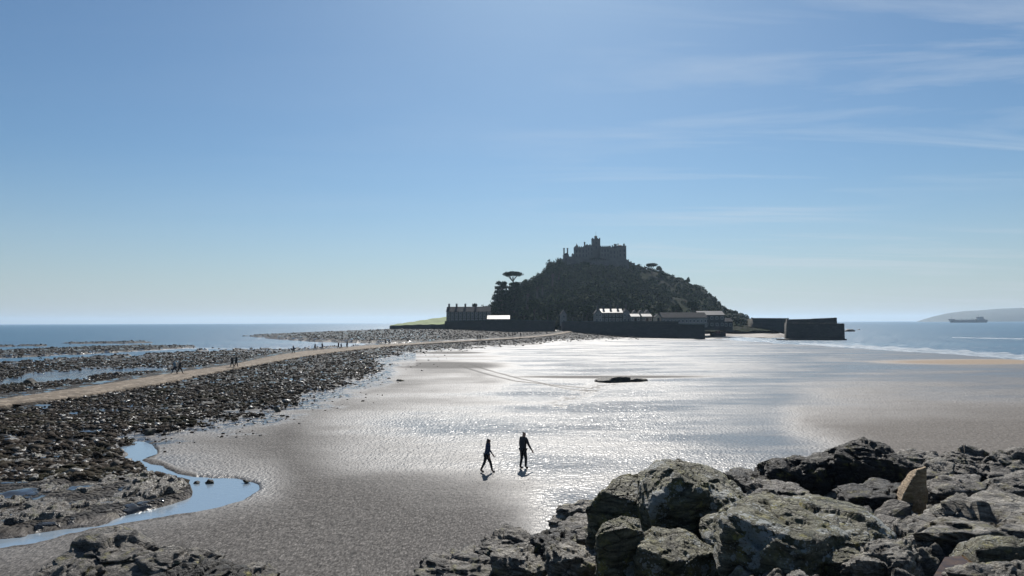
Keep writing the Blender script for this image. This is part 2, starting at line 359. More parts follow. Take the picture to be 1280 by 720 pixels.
pools = sstep(.25, .5, pools + wob * .35 * (pools > .02)); Z = Z - pools * .06
keep = [('pool', pools), ('calm', calm), ('wet', 1 - dry), ('flat', flat), ('track', trk), ('tan', np.clip(orange, 0, 1)), ('film', np.clip(wets + sstep(-14, -2, mainD / np.clip(dpx, .3, 2)) * (1 - flat) * np.where(PX < 520, 1, 0) * .9 , 0, 1))]
beach = link('beach', np_mesh('beach', np.stack([X, Y, Z], -1).reshape(-1, 3), grid_faces(len(Yr), len(cols))[:, ::1]), None, smooth=True); tag(beach, kind='structure')
for nm, a in keep:
    at_ = beach.data.attributes.new(nm, 'FLOAT', 'POINT'); at_.data.foreach_set('value', a.astype(np.float32).ravel())
n = NT('wet_sand'); wet = n.attr('wet'); fl = n.attr('flat'); film = n.attr('film'); tr = n.attr('track')
streak = n.noise(1, 4, .6, n.map((.045, .14, 1))); fine = n.noise(9, 5, .7); mid = n.noise(.8, 4, .6)
wetv = n.math('MULTIPLY', wet, n.ramp(streak, [(.3, .55), (.6, 1)]))
wetv = n.math('MULTIPLY', wetv, n.math('SUBTRACT', 1, n.math('MULTIPLY', tr, .85)))
drycol = n.ramp(n.noise(13, 5, .8, n.map((1.2, .38, 1))), [(.34, (.024, .023, .022)), (.5, (.078, .073, .069)), (.62, (.16, .15, .142)), (.72, (.28, .265, .25))])
wetcol = n.ramp(fine, [(.35, (.045, .042, .042)), (.65, (.10, .095, .09))])
calm = n.math('MAXIMUM', n.attr('calm'), n.math('MULTIPLY', n.ramp(n.noise(1, 5, .6, n.map((.03, .11, 1), (0, 0, .1))), [(.5, 0), (.66, 1)]), .22)); amp = n.math('SUBTRACT', 1, n.math('MULTIPLY', calm, .72))
sand = n.mix(wetv, drycol, wetcol); sand = n.mix(n.math('MULTIPLY', n.attr('tan'), .85), sand, (.25, .19, .135))
gv = n.voro(2.6, None, 'F1', 'Color'); gs = n.n.new('ShaderNodeSeparateColor'); n.l.new(gv, gs.inputs[0])
gcol = n.ramp(gs.outputs[0], [(.0, (.010, .009, .008)), (.5, (.022, .019, .017)), (.85, (.045, .04, .034)), (1, (.14, .13, .11))])
pud = n.ramp(n.noise(.55, 5, .6), [(.54, 0), (.57, 1)])
pudf = n.math('MAXIMUM', n.math('MULTIPLY', pud, fl), n.attr('pool')); pudf = n.math('MAXIMUM', pudf, n.math('MULTIPLY', n.ramp(n.noise(1.4, 5, .6), [(.42, 0), (.50, 1)]), film))
col = n.mix(fl, sand, gcol); col = n.mix(pudf, col, (.03, .032, .035))
rough = n.mix(wetv, (.85, .85, .85), (.26, .26, .26)); rough = n.mix(fl, rough, (.7, .7, .7)); rough = n.mix(pudf, rough, (.07, .07, .07))
gh = n.math('MULTIPLY', n.voro(2.6, None, 'SMOOTH_F1'), -.5); gh2 = n.math('MULTIPLY', n.voro(7, None), -.22)
sh = n.math('ADD', n.math('MULTIPLY', n.noise(6.5, 1, .5, n.map((1, .62, 1))), .088), n.math('MULTIPLY', n.noise(2.2, 1, .5, n.map((1, .6, 1), (0, 0, .2))), .045))
sh = n.math('ADD', sh, n.math('MULTIPLY', n.noise(.6, 2, .5, n.map((.8, 1.2, 1))), .10))
sd_ = n.math('ADD', n.math('MULTIPLY', n.noise(9, 3, .65, n.map((1.2, .4, 1))), .085), n.math('MULTIPLY', n.noise(19, 2, .5, n.map((1, .4, 1))), .05))
sh = n.math('ADD', sh, n.math('MULTIPLY', sd_, n.math('SUBTRACT', 1, wetv)))
hh = n.mix(fl, sh, n.math('ADD', gh, gh2)); hh = n.mix(pudf, hh, (.1, .1, .1))
hh = n.mix(n.math('MAXIMUM', fl, n.math('SUBTRACT', 1, wetv)), n.math('MULTIPLY', sh, amp), hh); n.set(col=col, rough=rough, spec=n.math('ADD', .12, n.math('MULTIPLY', n.math('MAXIMUM', n.math('MULTIPLY', wetv, n.math('SUBTRACT', 1, fl)), pudf), .36)), normal=n.bump(hh, 1, .85)); beach.data.materials.append(n.m)

# water in the winding stream
n = NT('still_water'); n.set(col=(.17, .22, .27), rough=.03, ior=1.9, normal=n.bump(n.noise(3.0, 4, .6, n.map((1, 1.8, 1))), .5, .02)); STILL = n.m
def smooth_poly(P, k=5):
    P = np.array(P, float); o_ = []
    for i in range(len(P)):
        p0, p1, p2, p3 = P[i - 1], P[i], P[(i + 1) % len(P)], P[(i + 2) % len(P)]
        for j in range(k):
            f = j / k; o_.append(tuple(.5 * (2 * p1 + (p2 - p0) * f + (2 * p0 - 5 * p1 + 4 * p2 - p3) * f * f + (3 * p1 - p0 - 3 * p2 + p3) * f ** 3)))
    return o_
def sheet(name, poly, z, mat, kind='structure'):
    g = np.array([ground(x, y, z) for x, y in poly]); bm = bmesh.new()
    f = bm.faces.new([bm.verts.new(p) for p in g]); bmesh.ops.triangulate(bm, faces=[f]); bmesh.ops.recalc_face_normals(bm, faces=bm.faces)
    me = bpy.data.meshes.new(name); bm.to_mesh(me); bm.free()
    if me.polygons[0].normal.z < 0: me.flip_normals()
    return tag(link(name, me, mat), kind=kind)
def grow(poly, d):
    c = []
    n_ = len(poly); area = sum(poly[i][0] * poly[(i + 1) % n_][1] - poly[(i + 1) % n_][0] * poly[i][1] for i in range(n_)); sg = 1 if area > 0 else -1
    for i in range(n_):
        x0, y0 = poly[i - 1]; x1, y1 = poly[(i + 1) % n_]; dx, dy = x1 - x0, y1 - y0; L = math.hypot(dx, dy) + 1e-6
        c.append((poly[i][0] + sg * dy / L * d, poly[i][1] - sg * dx / L * d))
    return c
sheet('stream', grow(P_stream, 4.5), -.06, STILL)

# surf line along the right shore
n = NT('surf_foam'); al = n.ramp(n.noise(1.2, 6, .7, n.map((.25, 1.2, 1))), [(.40, 0), (.66, .9)])
n.set(col=(.55, .60, .64), rough=.6, normal=n.bump(n.noise(2, 5), 1, .4)); tr_ = n.n.new('ShaderNodeBsdfTransparent'); mx = n.n.new('ShaderNodeMixShader')
n.l.new(al, mx.inputs[0]); n.l.new(tr_.outputs[0], mx.inputs[1]); n.l.new(n.bsdf.outputs[0], mx.inputs[2]); n.l.new(mx.outputs[0], n.n['Material Output'].inputs['Surface']); FOAM = n.m
def strip(name, line, widths, z, mat, bulge=0.0, seg=6):
    vs_, nr = [], 0
    L = np.array(line, float); tt = np.linspace(0, len(L) - 1, 260)
    for t_ in tt:
        i = min(int(t_), len(L) - 2); f = t_ - i; p = L[i] * (1 - f) + L[i + 1] * f; w = (widths[i] * (1 - f) + widths[i + 1] * f) * (1 + .35 * math.sin(t_ * 23) * math.sin(t_ * 7.1))
        for k in range(seg + 1):
            a = k / seg; g = ground(p[0], p[1] + (a - .5) * w, z); g = np.array(g); g[2] += bulge * math.sin(math.pi * a); vs_.append(g)
    return link(name, np_mesh(name, vs_, grid_faces(len(tt), seg + 1)), mat, smooth=True)
o = strip('surf', [(1000, 429.5), (1056, 432.5), (1160, 439), (1280, 447), (1450, 459), (1700, 474)], [1.5, 4, 6.5, 9, 10, 11], SEAZ + .03, FOAM, .25); tag(o, kind='stuff')
o = strip('surf', [(1190, 422), (1240, 423), (1300, 424), (1400, 425)], [.5, 1.2, 1.2, .6], SEAZ + .03, FOAM, .2); tag(o, kind='stuff')
o = strip('surf', [(-200, 451), (0, 448), (60, 444.5), (150, 440), (240, 435.6), (300, 435.8), (360, 435)], [1, .9, .8, .7, .8, .8, .5], SEAZ + .03, FOAM, .1); tag(o, kind='stuff')

# ------------------------------------------------------------------ causeway
CW_up = [(-300, 540), (-100, 513), (0, 498.6), (75, 488), (139, 478.5), (215, 466), (283, 456.6), (330, 447), (368, 440.3), (410, 436), (450.6, 432.5), (500, 429.3), (550, 426.8), (610, 423.5), (665, 420), (695, 416.5), (712, 412.8), (711, 409.8), (700, 408)]
CW_lo = [(-300, 560), (-100, 526), (0, 507), (75, 498), (139, 488), (215, 475.5), (283, 461.8), (330, 453.5), (368, 446.6), (410, 440.5), (450.6, 436), (500, 431.5), (550, 428.5), (610, 425), (665, 421.6), (697, 418), (718, 413.6), (717, 409.3), (703, 407.2)]
def resample(L, k):
    L = np.array(L, float); tt = np.linspace(0, len(L) - 1, k); i = np.minimum(tt.astype(int), len(L) - 2); f = (tt - i)[:, None]
    # catmull-rom
    p0, p1, p2, p3 = L[np.maximum(i - 1, 0)], L[i], L[i + 1], L[np.minimum(i + 2, len(L) - 1)]
    return .5 * ((2 * p1) + (-p0 + p2) * f + (2 * p0 - 5 * p1 + 4 * p2 - p3) * f ** 2 + (-p0 + 3 * p1 - 3 * p2 + p3) * f ** 3)
def cw_z(px): return .38
KU, KL = resample(CW_up, 420), resample(CW_lo, 420)
vs_ = []
for (ux, uy), (lx, ly) in zip(KU, KL):
    a = bground(ux, uy, cw_z(ux)); b = bground(lx, ly, cw_z(lx)); d = b - a
    prof = [(-.04, -.5), (-.01, -.06), (0, 0)] + [(k / 8, .07 * math.sin(math.pi * k / 8)) for k in range(1, 8)] + [(1, 0), (1.01, -.06), (1.035, -.5)]
    for s_, dz in prof: p = a + d * s_; p[2] += dz + .03 * float(vnoise(p[None] * 1.5, 4)[0]); vs_.append(p)
n = NT('causeway_stone')
vcol = n.voro(1.9, None, 'F1', 'Color'); sc_ = n.n.new('ShaderNodeSeparateColor'); n.l.new(vcol, sc_.inputs[0])
edge = n.ramp(n.voro(1.9, None, 'DISTANCE_TO_EDGE'), [(0, 0), (.09, 1)])
cc = n.ramp(sc_.outputs[0], [(0, (.08, .063, .047)), (.5, (.16, .128, .095)), (1, (.27, .225, .175))]); cc = n.mix(edge, (.10, .085, .07), cc)
cc = n.mix(n.math('MULTIPLY', n.ramp(n.noise(.7, 5, .65), [(.45, 0), (.6, 1)]), .35), cc, (.16, .135, .105))
n.set(col=cc, rough=.8, spec=.12, normal=n.bump(n.math('ADD', n.math('MULTIPLY', edge, .3), n.noise(5, 5, .7)), 1, .07))
cw = link('causeway_path', np_mesh('causeway_path', vs_, grid_faces(420, 13)), n.m, smooth=False); tag(cw, kind='structure')

# ------------------------------------------------------------------ stones
def ico(sub):
    bm = bmesh.new(); bmesh.ops.create_icosphere(bm, subdivisions=sub, radius=1)
    v = np.array([x.co[:] for x in bm.verts]); f = np.array([[w.index for w in x.verts] for x in bm.faces]); bm.free(); return v, f
def stone_proto(sub, seed):
    v, f = ico(sub); r = np.random.default_rng(seed)
    nn = r.normal(size=(11, 3)); nn /= np.linalg.norm(nn, axis=1)[:, None]; hh = r.uniform(.55, .95, 11)
    d = v @ nn.T; rad = np.where(d > .05, hh[None] / np.maximum(d, .05), 9).min(1); rad = np.minimum(rad, 1.15)
    return v * rad[:, None] * np.array([1, r.uniform(.6, .9), r.uniform(.4, .7)]), f
def cobbles(name, pts, sizes, subs, mats_idx=None):
    protos = [stone_proto(subs, 100 + i) for i in range(8)]; VV, FF, base = [], [], 0
    k = rng.integers(0, 8, len(pts))
    for q in range(8):
        s = np.where(k == q)[0]; pv_, pf = protos[q]; m_ = len(s)
        if not m_: continue
        a = rng.uniform(0, 6.283, m_); tx = rng.normal(0, .35, m_)
        P = pv_[None] * (sizes[s][:, None, None] * rng.uniform(.75, 1.3, (m_, 1, 3)))
        c, si = np.cos(tx)[:, None], np.sin(tx)[:, None]
        y, z = P[..., 1] * c - P[..., 2] * si, P[..., 1] * si + P[..., 2] * c
        c, si = np.cos(a)[:, None], np.sin(a)[:, None]
        x, y = P[..., 0] * c - y * si, P[..., 0] * si + y * c
        P = np.stack([x, y, z], -1) + pts[s][:, None]
        VV.append(P.reshape(-1, 3)); FF.append((pf[None] + (base + np.arange(m_) * len(pv_))[:, None, None]).reshape(-1, 3)); base += m_ * len(pv_)
    return np_mesh(name, np.concatenate(VV), np.concatenate(FF))
def zat(pxx, pyy):
    """terrain height under picture points (nearest grid vertex)"""
    g = bground(pxx, pyy, 0.0); r = np.clip(np.searchsorted(Yr, g[:, 1]), 1, len(Yr) - 1); cc_ = np.clip(((g[:, 0] / (np.maximum(g[:, 1], 17) / FPX) + 640 - cols[0]) / 2.2).round().astype(int), 0, len(cols) - 1)
    return g, Z[r, cc_], flat[r, cc_], r, cc_
n = NT('cobble_stone'); rnd = n.n.new('ShaderNodeNewGeometry').outputs['Random Per Island']
cc = n.ramp(rnd, [(0, (.010, .009, .008)), (.45, (.030, .022, .016)), (.78, (.052, .042, .033)), (.94, (.07, .062, .054)), (1, (.17, .155, .14))])
cc = n.mix(n.math('MULTIPLY', n.ramp(n.noise(.3, 4), [(.5, 0), (.65, 1)]), .55), cc, (.028, .028, .012))
n.set(col=cc, rough=n.ramp(rnd, [(0, .95), (.8, .7), (.9, .3), (1, .25)]), spec=n.ramp(rnd, [(.8, .06), (.9, .5)]), normal=n.bump(n.noise(14, 5, .7), 1, .05)); COB = n.m
npt = 95000
qx = rng.uniform(-320, 830, npt * 2); qy = 404 + rng.power(1.35, npt * 2) * 200
g, zz, ff, rr, cc_ = zat(qx, qy)
cl = fbm(xy3(g[:, 0], g[:, 1], .25), 3, 44)
ok = (ff > rng.uniform(.35, .75, len(qx))) & (cl > rng.uniform(-.75, .08, len(qx)))
# keep the path clear
up = np.interp(qx, KU[:, 0], KU[:, 1]); lo = np.interp(qx, KL[:, 0], KL[:, 1]); onp = (qy > up - 2.0 * (qy - 400) / 60 - .4) & (qy < lo + 1.5) & (qx < 715)
ok &= ~onp; ok &= pools[rr, cc_] < .4; idx = np.where(ok)[0][:npt]; g, zz, qx, qy = g[idx], zz[idx], qx[idx], qy[idx]
D = g[:, 1]
sz = np.minimum(0.068 * np.exp(rng.normal(0, .6, len(g))) + D * .0011, .48)
g[:, 2] = zz + sz * .12
o = link('cobbles', cobbles('cobbles', g, sz, 1), COB); tag(o, 'dark cobbles and shingle covering the tidal flats beside the causeway', kind='stuff')
# pebbly scatter at the sand edge
qx = rng.uniform(-100, 560, 9000); qy = rng.uniform(425, 600, 9000); g, zz, ff, rr, cc_ = zat(qx, qy); md = (mainD / np.clip(dpx, .3, 2))[rr, cc_]
ok = (md > -16) & (md < 0) & (rng.uniform(size=len(qx)) < np.exp(md / 5)) & (st[rr, cc_] < .1); g, zz = g[ok], zz[ok]; sz = .06 * np.exp(rng.normal(0, .5, len(g))) + g[:, 1] * .0007; g[:, 2] = zz + sz * .2
o = link('pebbles', cobbles('pebbles', g, sz, 1), COB); tag(o, 'loose pebbles strewn on the sand at the edge of the cobbles', kind='stuff')

# ------------------------------------------------------------------ big rocks
ROCK = rock_mat('dark_rock', (.018, .017, .017), (.38, .35, .31), (.06, .06, .022), .35, 0, 1)
ROCKL = rock_mat('lichen_rock', (.018, .019, .013), (.38, .36, .25), (.06, .062, .018), .75, .55, 1)
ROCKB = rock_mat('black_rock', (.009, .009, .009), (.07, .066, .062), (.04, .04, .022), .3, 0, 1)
ROCKG = rock_mat('grey_rock', (.032, .030, .028), (.52, .485, .42), (.14, .12, .05), .4, .12, 1)
ROCKT = rock_mat('tan_rock', (.26, .175, .09), (.58, .42, .25), (.25, .17, .08), .3, 0, 1.5)
ICO = {k: ico(k) for k in (4, 5, 6, 7)}
def worley3(P, seed):
    P = np.asarray(P, float); I = np.floor(P); d1 = np.full(len(P), 9.); d2 = np.full(len(P), 9.); h = np.zeros(len(P))
    for a in (-1, 0, 1):
        for b in (-1, 0, 1):
            for c in (-1, 0, 1):
                i, j, k = I[:, 0] + a, I[:, 1] + b, I[:, 2] + c; q = [_hash(i, j, k, seed + m_) for m_ in range(7)]
                e = P - np.stack([i + q[0], j + q[1], k + q[2]], -1); d = (e * e).sum(1) ** .5
                hh = q[3] - .5 + (e[:, 0] * (q[4] - .5) + e[:, 1] * (q[5] - .5) + e[:, 2] * (q[6] - .5)) * 1.8
                n_ = d < d1; d2 = np.where(n_, d1, np.minimum(d2, d)); h = np.where(n_, hh, h); d1 = np.where(n_, d, d1)
    return h, d2 - d1
def hull_rock(name, pts, mat, sub=6, drop=.9, seed=0, rough=1.0, k=16., extra=None, strat=None):
    """a boulder whose visible corners sit at the given picture points and distances"""
    P = [np.array(at(x, y, d)) for x, y, d in pts]; P = np.array(P)
    zmin = P[:, 2].min(); cy = P[:, 1].mean()
    low = P.copy(); low[:, 2] = np.minimum(low[:, 2], zmin + .2) - drop * .9; low[:, 1] = cy + (low[:, 1] - cy) * 1.0 + .06
    bk = P[P[:, 2] > P[:, 2].mean()].copy(); span = P[:, 0].max() - P[:, 0].min(); bk[:, 1] += span * .45; bk[:, 2] -= span * .22
    A = np.concatenate([P, low, bk]); c = A.mean(0); c[2] = (A[:, 2].max() + A[:, 2].min()) / 2
    bm = bmesh.new()
    for p in A: bm.verts.new(p - c)
    r_ = bmesh.ops.convex_hull(bm, input=bm.verts); bm.normal_update(); pl = []
    cen = Vector(np.mean([v.co[:] for v in bm.verts], axis=0))
    for f in bm.faces:
        nn = f.normal; dd = nn.dot(f.verts[0].co)
        if nn.dot(f.calc_center_median() - cen) < 0: nn = -nn; dd = -dd
        if dd > 1e-3: pl.append((*nn, dd))
    bm.free(); pl = np.array(pl)
    v, f = ICO[sub]; ext = (A.max(0) - A.min(0)) / 2; dv = v * ext; dv /= np.linalg.norm(dv, axis=1)[:, None]
    inv = np.maximum(dv @ pl[:, :3].T, 1e-3) / pl[:, 3][None]         # 1/r per plane
    mxi = inv.max(1); pw = (np.mean((inv / mxi[:, None]) ** 70, 1) * len(pl)) ** (1 / 70.) * mxi
    rad = 1 / pw; Q = dv * rad[:, None]
    s = float(ext.max()); nrm = Q / np.linalg.norm(Q, axis=1)[:, None]
    off = seed * 13.7; W = Q + off
    rs = np.random.default_rng(seed + 5); ax = rs.normal(0, .35, 2) if strat is None else strat
    bed = np.array([ax[0], ax[1], 1.0]); bed /= np.linalg.norm(bed); hb = W @ bed
    big = fbm(W / (s * .75), 3, seed) * s * .08
    cells = fbm(W * 1.7 / max(s, .4), 5, seed + 3, .6, ridge=True) * s * .085; chip = fbm(np.stack([W[:, 0], W[:, 1] * .8, hb * 3.2], -1) * 2.6 / max(s, .4), 4, seed + 15, .6) * s * .05; cells = cells + chip
    lay = hb * 5.5 / max(s, .5) + fbm(W * 1.1, 3, seed + 7) * 1.1; fr = lay - np.floor(lay)
    side = 1 - np.abs(nrm @ bed) ** 2; step = (sstep(0, .16, fr) - fr) * .055 * s * side * sstep(-.3, .5, fbm(W * .9 / s, 2, seed + 20))
    ub = np.cross(bed, [1., .3, 0]); ub /= np.linalg.norm(ub); vb = np.cross(bed, ub); F3 = np.stack([W @ ub, W @ vb, hb * 2.1], -1) + .25 * np.stack([fbm(W * 1.3 / s, 3, seed + q) for q in (31, 32, 33)], -1)
    wh, we = worley3(F3 * 1.9 / s, seed + 40); wh2, we2 = worley3(F3 * 5.2 / s + 3, seed + 41)
    kf = {'lichen_rock': .36, 'tan_rock': .12}.get(mat.name, .78); cells = cells * .6 + kf * wh * s * .15 - kf * .045 * s * np.exp(-we * 16) + kf * wh2 * s * .055 - kf * .012 * s * np.exp(-we2 * 14)
    fine = fbm(W * 4.5, 5, seed + 11, .6) * .035 + fbm(W * 13, 3, seed + 12, .6, True) * .012
    Q = Q + nrm * ((big + cells + step) * rough + fine * min(1, s))[:, None]
    me = np_mesh(name, Q, f); o = link(name, me, mat, None, True, loc=c)
    return o
BOUND = [
 # points, material, sub, label
 ([(560,682,17),(590,686,17.2),(618,712,16),(535,698,16),(517,722,15.5),(600,732,15),(540,735,15)], ROCK, 6, 'rough grey boulder at the left tip of the right rock pile, rising from the sand'),
 ([(592,686,17),(605,697,16.6),(600,680,17.3),(634,657,17.8),(652,661,17.8),(668,672,17.5),(660,700,16.5),(630,705,16.3)], ROCK, 6, 'dark hump-backed boulder just behind the leftmost one of the pile'),
 ([(616,695,15.5),(650,681,16.5),(688,684,16.5),(690,712,15.4),(664,717,15.2),(618,724,15.6)], ROCKG, 6, 'pale flat-topped slab with a green-stained shaded front at the bottom edge'),
 ([(689,688,14.5),(712,673,15.5),(744,686,15.2),(744,706,14.2),(722,710,14),(689,724,14.7)], ROCKG, 6, 'wedge-shaped slab with a bright top left of the rounded lichen boulder'),
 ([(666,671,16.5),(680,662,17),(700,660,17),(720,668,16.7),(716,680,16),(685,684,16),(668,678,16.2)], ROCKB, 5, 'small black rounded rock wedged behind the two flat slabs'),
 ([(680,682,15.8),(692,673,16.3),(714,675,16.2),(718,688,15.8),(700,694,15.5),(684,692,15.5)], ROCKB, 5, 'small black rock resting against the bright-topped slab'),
 ([(686,656,18.5),(700,634,18.8),(725,627,19),(752,621,19.5),(760,630,19),(752,652,18),(720,662,18)], ROCKG, 6, 'mossy sloping boulder against the far sand, left of the tall dark boulders'),
 ([(700,655,17.2),(725,643,17.8),(755,641,18),(755,668,16.5),(725,674,16.5),(703,668,16.8)], ROCK, 5, 'broken craggy rock below the mossy sloping boulder'),
 ([(735,642,15.5),(752,618,15.5),(773,597,16),(806,592,16.2),(814,640,15),(814,684,15.4),(742,690,15.3),(735,665,15.4)], ROCKL, 7, 'tall dark round-shouldered boulder left of the biggest leaning boulder'),
 ([(809,594,15),(818,576,15.4),(833,570,15.8),(862,575,16),(895,590,16),(922,605,15.8),(937,621,15.2),(932,628,14.6),(905,632,14),(848,592,14.4),(812,628,14),(908,684,14.3),(820,684,14.6)], ROCKL, 7, 'biggest leaning boulder with ridged sunlit top, olive and dark, mid right'),
 ([(748,670,12.3),(760,652,12.8),(780,645,13.2),(800,648,13.2),(804,668,12.6),(802,735,12.7),(746,740,12.7),(772,664,12.3)], ROCKL, 7, 'rounded lichen-spotted boulder at the bottom edge with pale streaks'),
 ([(798,682,12.2),(820,662,13.2),(870,672,13),(905,690,12.6),(910,740,12.4),(800,740,12.4),(838,702,11.9)], ROCKL, 7, 'shaded low block with a small sunlit shelf, below the biggest leaning boulder'),
 ([(912,632,12.2),(960,622,13.5),(1025,622,14),(1080,632,14),(1118,670,12.8),(912,643,11.8),(985,666,11),(1003,674,10.8),(1080,668,12),(1010,748,11.3),(912,750,11.7),(1085,745,11.6)], ROCKL, 7, 'massive block with mossy crest and white-spotted dark front face, bottom centre right'),
 ([(1018,682,11.4),(1045,657,12.2),(1060,651,12.4),(1080,657,12.2),(1085,692,11.4),(1060,708,10.8),(1020,694,11)], ROCKL, 7, 'angular brown knob sticking out of the massive spotted block'),
 ([(1062,702,10.5),(1095,675,11.6),(1122,677,11.5),(1148,695,11),(1162,740,10.8),(1065,745,10.7),(1128,702,10.4)], ROCKG, 7, 'yellowish lichen-covered boulder at the bottom edge left of the brown pool'),
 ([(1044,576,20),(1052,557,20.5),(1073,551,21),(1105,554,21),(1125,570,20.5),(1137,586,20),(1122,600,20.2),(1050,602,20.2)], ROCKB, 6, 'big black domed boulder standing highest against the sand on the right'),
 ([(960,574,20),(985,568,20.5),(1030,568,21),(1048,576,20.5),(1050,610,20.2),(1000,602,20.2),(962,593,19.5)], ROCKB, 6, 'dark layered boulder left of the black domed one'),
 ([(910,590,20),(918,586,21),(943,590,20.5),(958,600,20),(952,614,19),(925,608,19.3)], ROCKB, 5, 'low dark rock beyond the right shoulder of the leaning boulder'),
 ([(946,600,19),(985,603,18.5),(1030,622,17),(1030,634,16.5),(950,625,17.5),(943,612,18)], ROCK, 6, 'long slab sloping down to the right behind the massive block'),
 ([(1128,565,22),(1140,560,22.2),(1165,563,22.2),(1184,574,22),(1178,586,21),(1135,584,21)], ROCK, 5, 'small angular rock beside the black domed boulder, right side'),
 ([(1124,634,16.8),(1136,606,16.9),(1147,586,17.1),(1158,583,17.15),(1159,602,17.1),(1147,634,16.8)], ROCKT, 5, 'upright tan orange stone slab leaning among the dark rocks'),
 ([(1157,667,13.5),(1232,627,16),(1360,628,16),(1360,664,13.5),(1230,654,13.6),(1190,668,13),(1225,714,13.4),(1360,718,13.2)], ROCKG, 6, 'long diagonal ledge block with a pale crest running up to the right edge'),
 ([(1222,686,11.9),(1235,669,12.3),(1340,682,12),(1340,724,11.8),(1225,702,11.8)], ROCKL, 5, 'dark squared block with a thin bright top edge, by the right frame edge'),
 ([(1148,647,15),(1165,639,15.8),(1195,640,15.8),(1212,650,15),(1195,660,14.6),(1150,662,14.6)], ROCK, 5, 'flat topped dark block below the upright tan stone'),
 ([(1186,568,22),(1206,559,22.3),(1222,560,22.5),(1240,570,22),(1244,592,21),(1188,592,21)], ROCK, 6, 'peaked craggy rock on the skyline of the right shelf'),
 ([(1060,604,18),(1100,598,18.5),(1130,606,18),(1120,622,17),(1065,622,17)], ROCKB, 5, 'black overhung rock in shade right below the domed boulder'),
 ([(1240,600,19),(1262,592,19.5),(1290,590,19.5),(1300,612,18.5),(1250,618,18.3)], ROCK, 5, 'craggy grey rock by the right frame edge below the skyline'),
 ([(1165,600,19),(1185,592,19.5),(1225,594,19.5),(1232,612,18.5),(1172,618,18.3)], ROCK, 5, 'broken craggy rock right of the upright tan stone'),
 ([(1185,724,10.4),(1215,714,10.9),(1255,707,11),(1340,703,11),(1345,745,10.2),(1185,750,10.2)], ROCKG, 6, 'pale cracked slab at the very bottom right, just below the brown pool'),
 ([(1238,570,21.5),(1262,562,22),(1300,563,22),(1340,570,21.5),(1330,596,20.5),(1240,594,20.5)], ROCK, 6, 'broad craggy rock on the skyline where the pile leaves the right edge'),
 ([(1160,578,21),(1178,571,21.4),(1192,580,21),(1188,596,20.3),(1160,596,20.3)], ROCKG, 5, 'squat pale-topped rock between the small angular rock and the skyline crag'),
 # left foreground
 ([(20,745,15.4),(60,712,16.4),(90,700,16.6),(120,712,16),(110,750,15.3)], ROCK, 6, 'low rock at the left end of the bottom left outcrop'),
 ([(45,724,16.2),(92,689,17),(125,661,18),(150,657,18.2),(168,680,17.5),(192,692,17),(182,728,16),(110,735,15.8)], ROCK, 6, 'peaked dark outcrop rock at the bottom left, beside the stream sand'),
 ([(165,692,16.8),(215,683,17.3),(262,686,17.3),(272,697,17),(250,706,16.6),(200,728,16)], ROCK, 6, 'long low rock right of the peaked bottom left outcrop'),
 ([(180,724,15.8),(225,702,16.2),(298,704,16.6),(312,720,16.3),(290,745,15.5),(190,745,15.4)], ROCKB, 6, 'black shaded rock at the bottom edge in the left outcrop'),
 ([(300,706,17),(318,700,17.3),(338,708,17),(344,722,16.6),(305,726,16.4)], ROCK, 5, 'small flaky rock at the right end of the left outcrop'),
]
for i, (pts, mat, sub, lab) in enumerate(BOUND):
    o = hull_rock('boulder', pts, mat, sub, seed=i + 1); tag(o, lab, 'rock', 'foreground boulders')

# craggy shelf that carries the boulders
def rockfield(name, Xg, Yg, base, mask, amp, seed, mat, cell=1.1):
    h1, e1 = worley(Xg / cell, Yg / cell, seed, .75); h2, e2 = worley(Xg / (cell * .38) + 5, Yg / (cell * .38), seed + 9, .8)
    rid = fbm(np.stack([(Xg + Yg * .5) * .9, (Yg - Xg * .4) * 2.6, Xg * 0], -1), 5, seed + 4, .55, True)
    Zg = base + mask * amp * (h1 * .62 + h2 * .26 + rid * .20 - .3 - .35 * np.exp(-e1 * 14) - .10 * np.exp(-e2 * 12)) + fbm(xy3(Xg, Yg, 5), 4, seed + 6) * .03
    Zg = np.where(mask > 0, Zg, base) - (1 - sstep(0, .5, mask)) * .9
    nr_, nc_ = Xg.shape; F = grid_faces(nr_, nc_); keepf = (mask.reshape(-1)[F].max(1) > 0)
    F = F[keepf]; used = np.unique(F); remap = -np.ones(nr_ * nc_, int); remap[used] = np.arange(len(used))
    me = np_mesh(name, np.stack([Xg, Yg, Zg], -1).reshape(-1, 3)[used], remap[F]); o = link(name, me, mat, smooth=True); return o, Zg
yr = np.geomspace(6.5, 34, 520); ang = (np.arange(560, 1560, 1.5) - 640) / FPX
Xg = ang[None] * yr[:, None]; Yg = np.repeat(yr[:, None], len(ang), 1)
xl = np.interp(yr, [6, 11, 14, 17, 20, 24, 27, 34], [-.5, -.3, -.2, .8, 3.0, 6.5, 8.2, 13])[:, None]
edgeR = np.minimum((Xg - xl) / 1.4, (29.5 + 1.2 * fbm(xy3(Xg, Yg, .5), 3, 2) - Yg) / 2.0) + .4 * fbm(xy3(Xg, Yg, 1.0), 3, 8)
maskR = np.clip(edgeR, 0, 1); rise = sstep(0, 3.2, edgeR)
pool_dip = (1 - sstep(.6, 1.25, np.hypot((Xg - 7.75) / 1.2, (Yg - 11.65) / .95)))
baseR = (4.35 - .135 * Yg - .75 * pool_dip) * rise - .15 - .25 * sstep(12, 22, Yg) * 0
SHELF = rock_mat('shelf_rock', (.02, .019, .018), (.46, .43, .375), (.10, .10, .05), .35, 0, 1.2)
o, ZR = rockfield('rock_shelf', Xg, Yg, baseR, maskR * (1 - .6 * pool_dip), .85, 31, SHELF); tag(o, kind='structure')
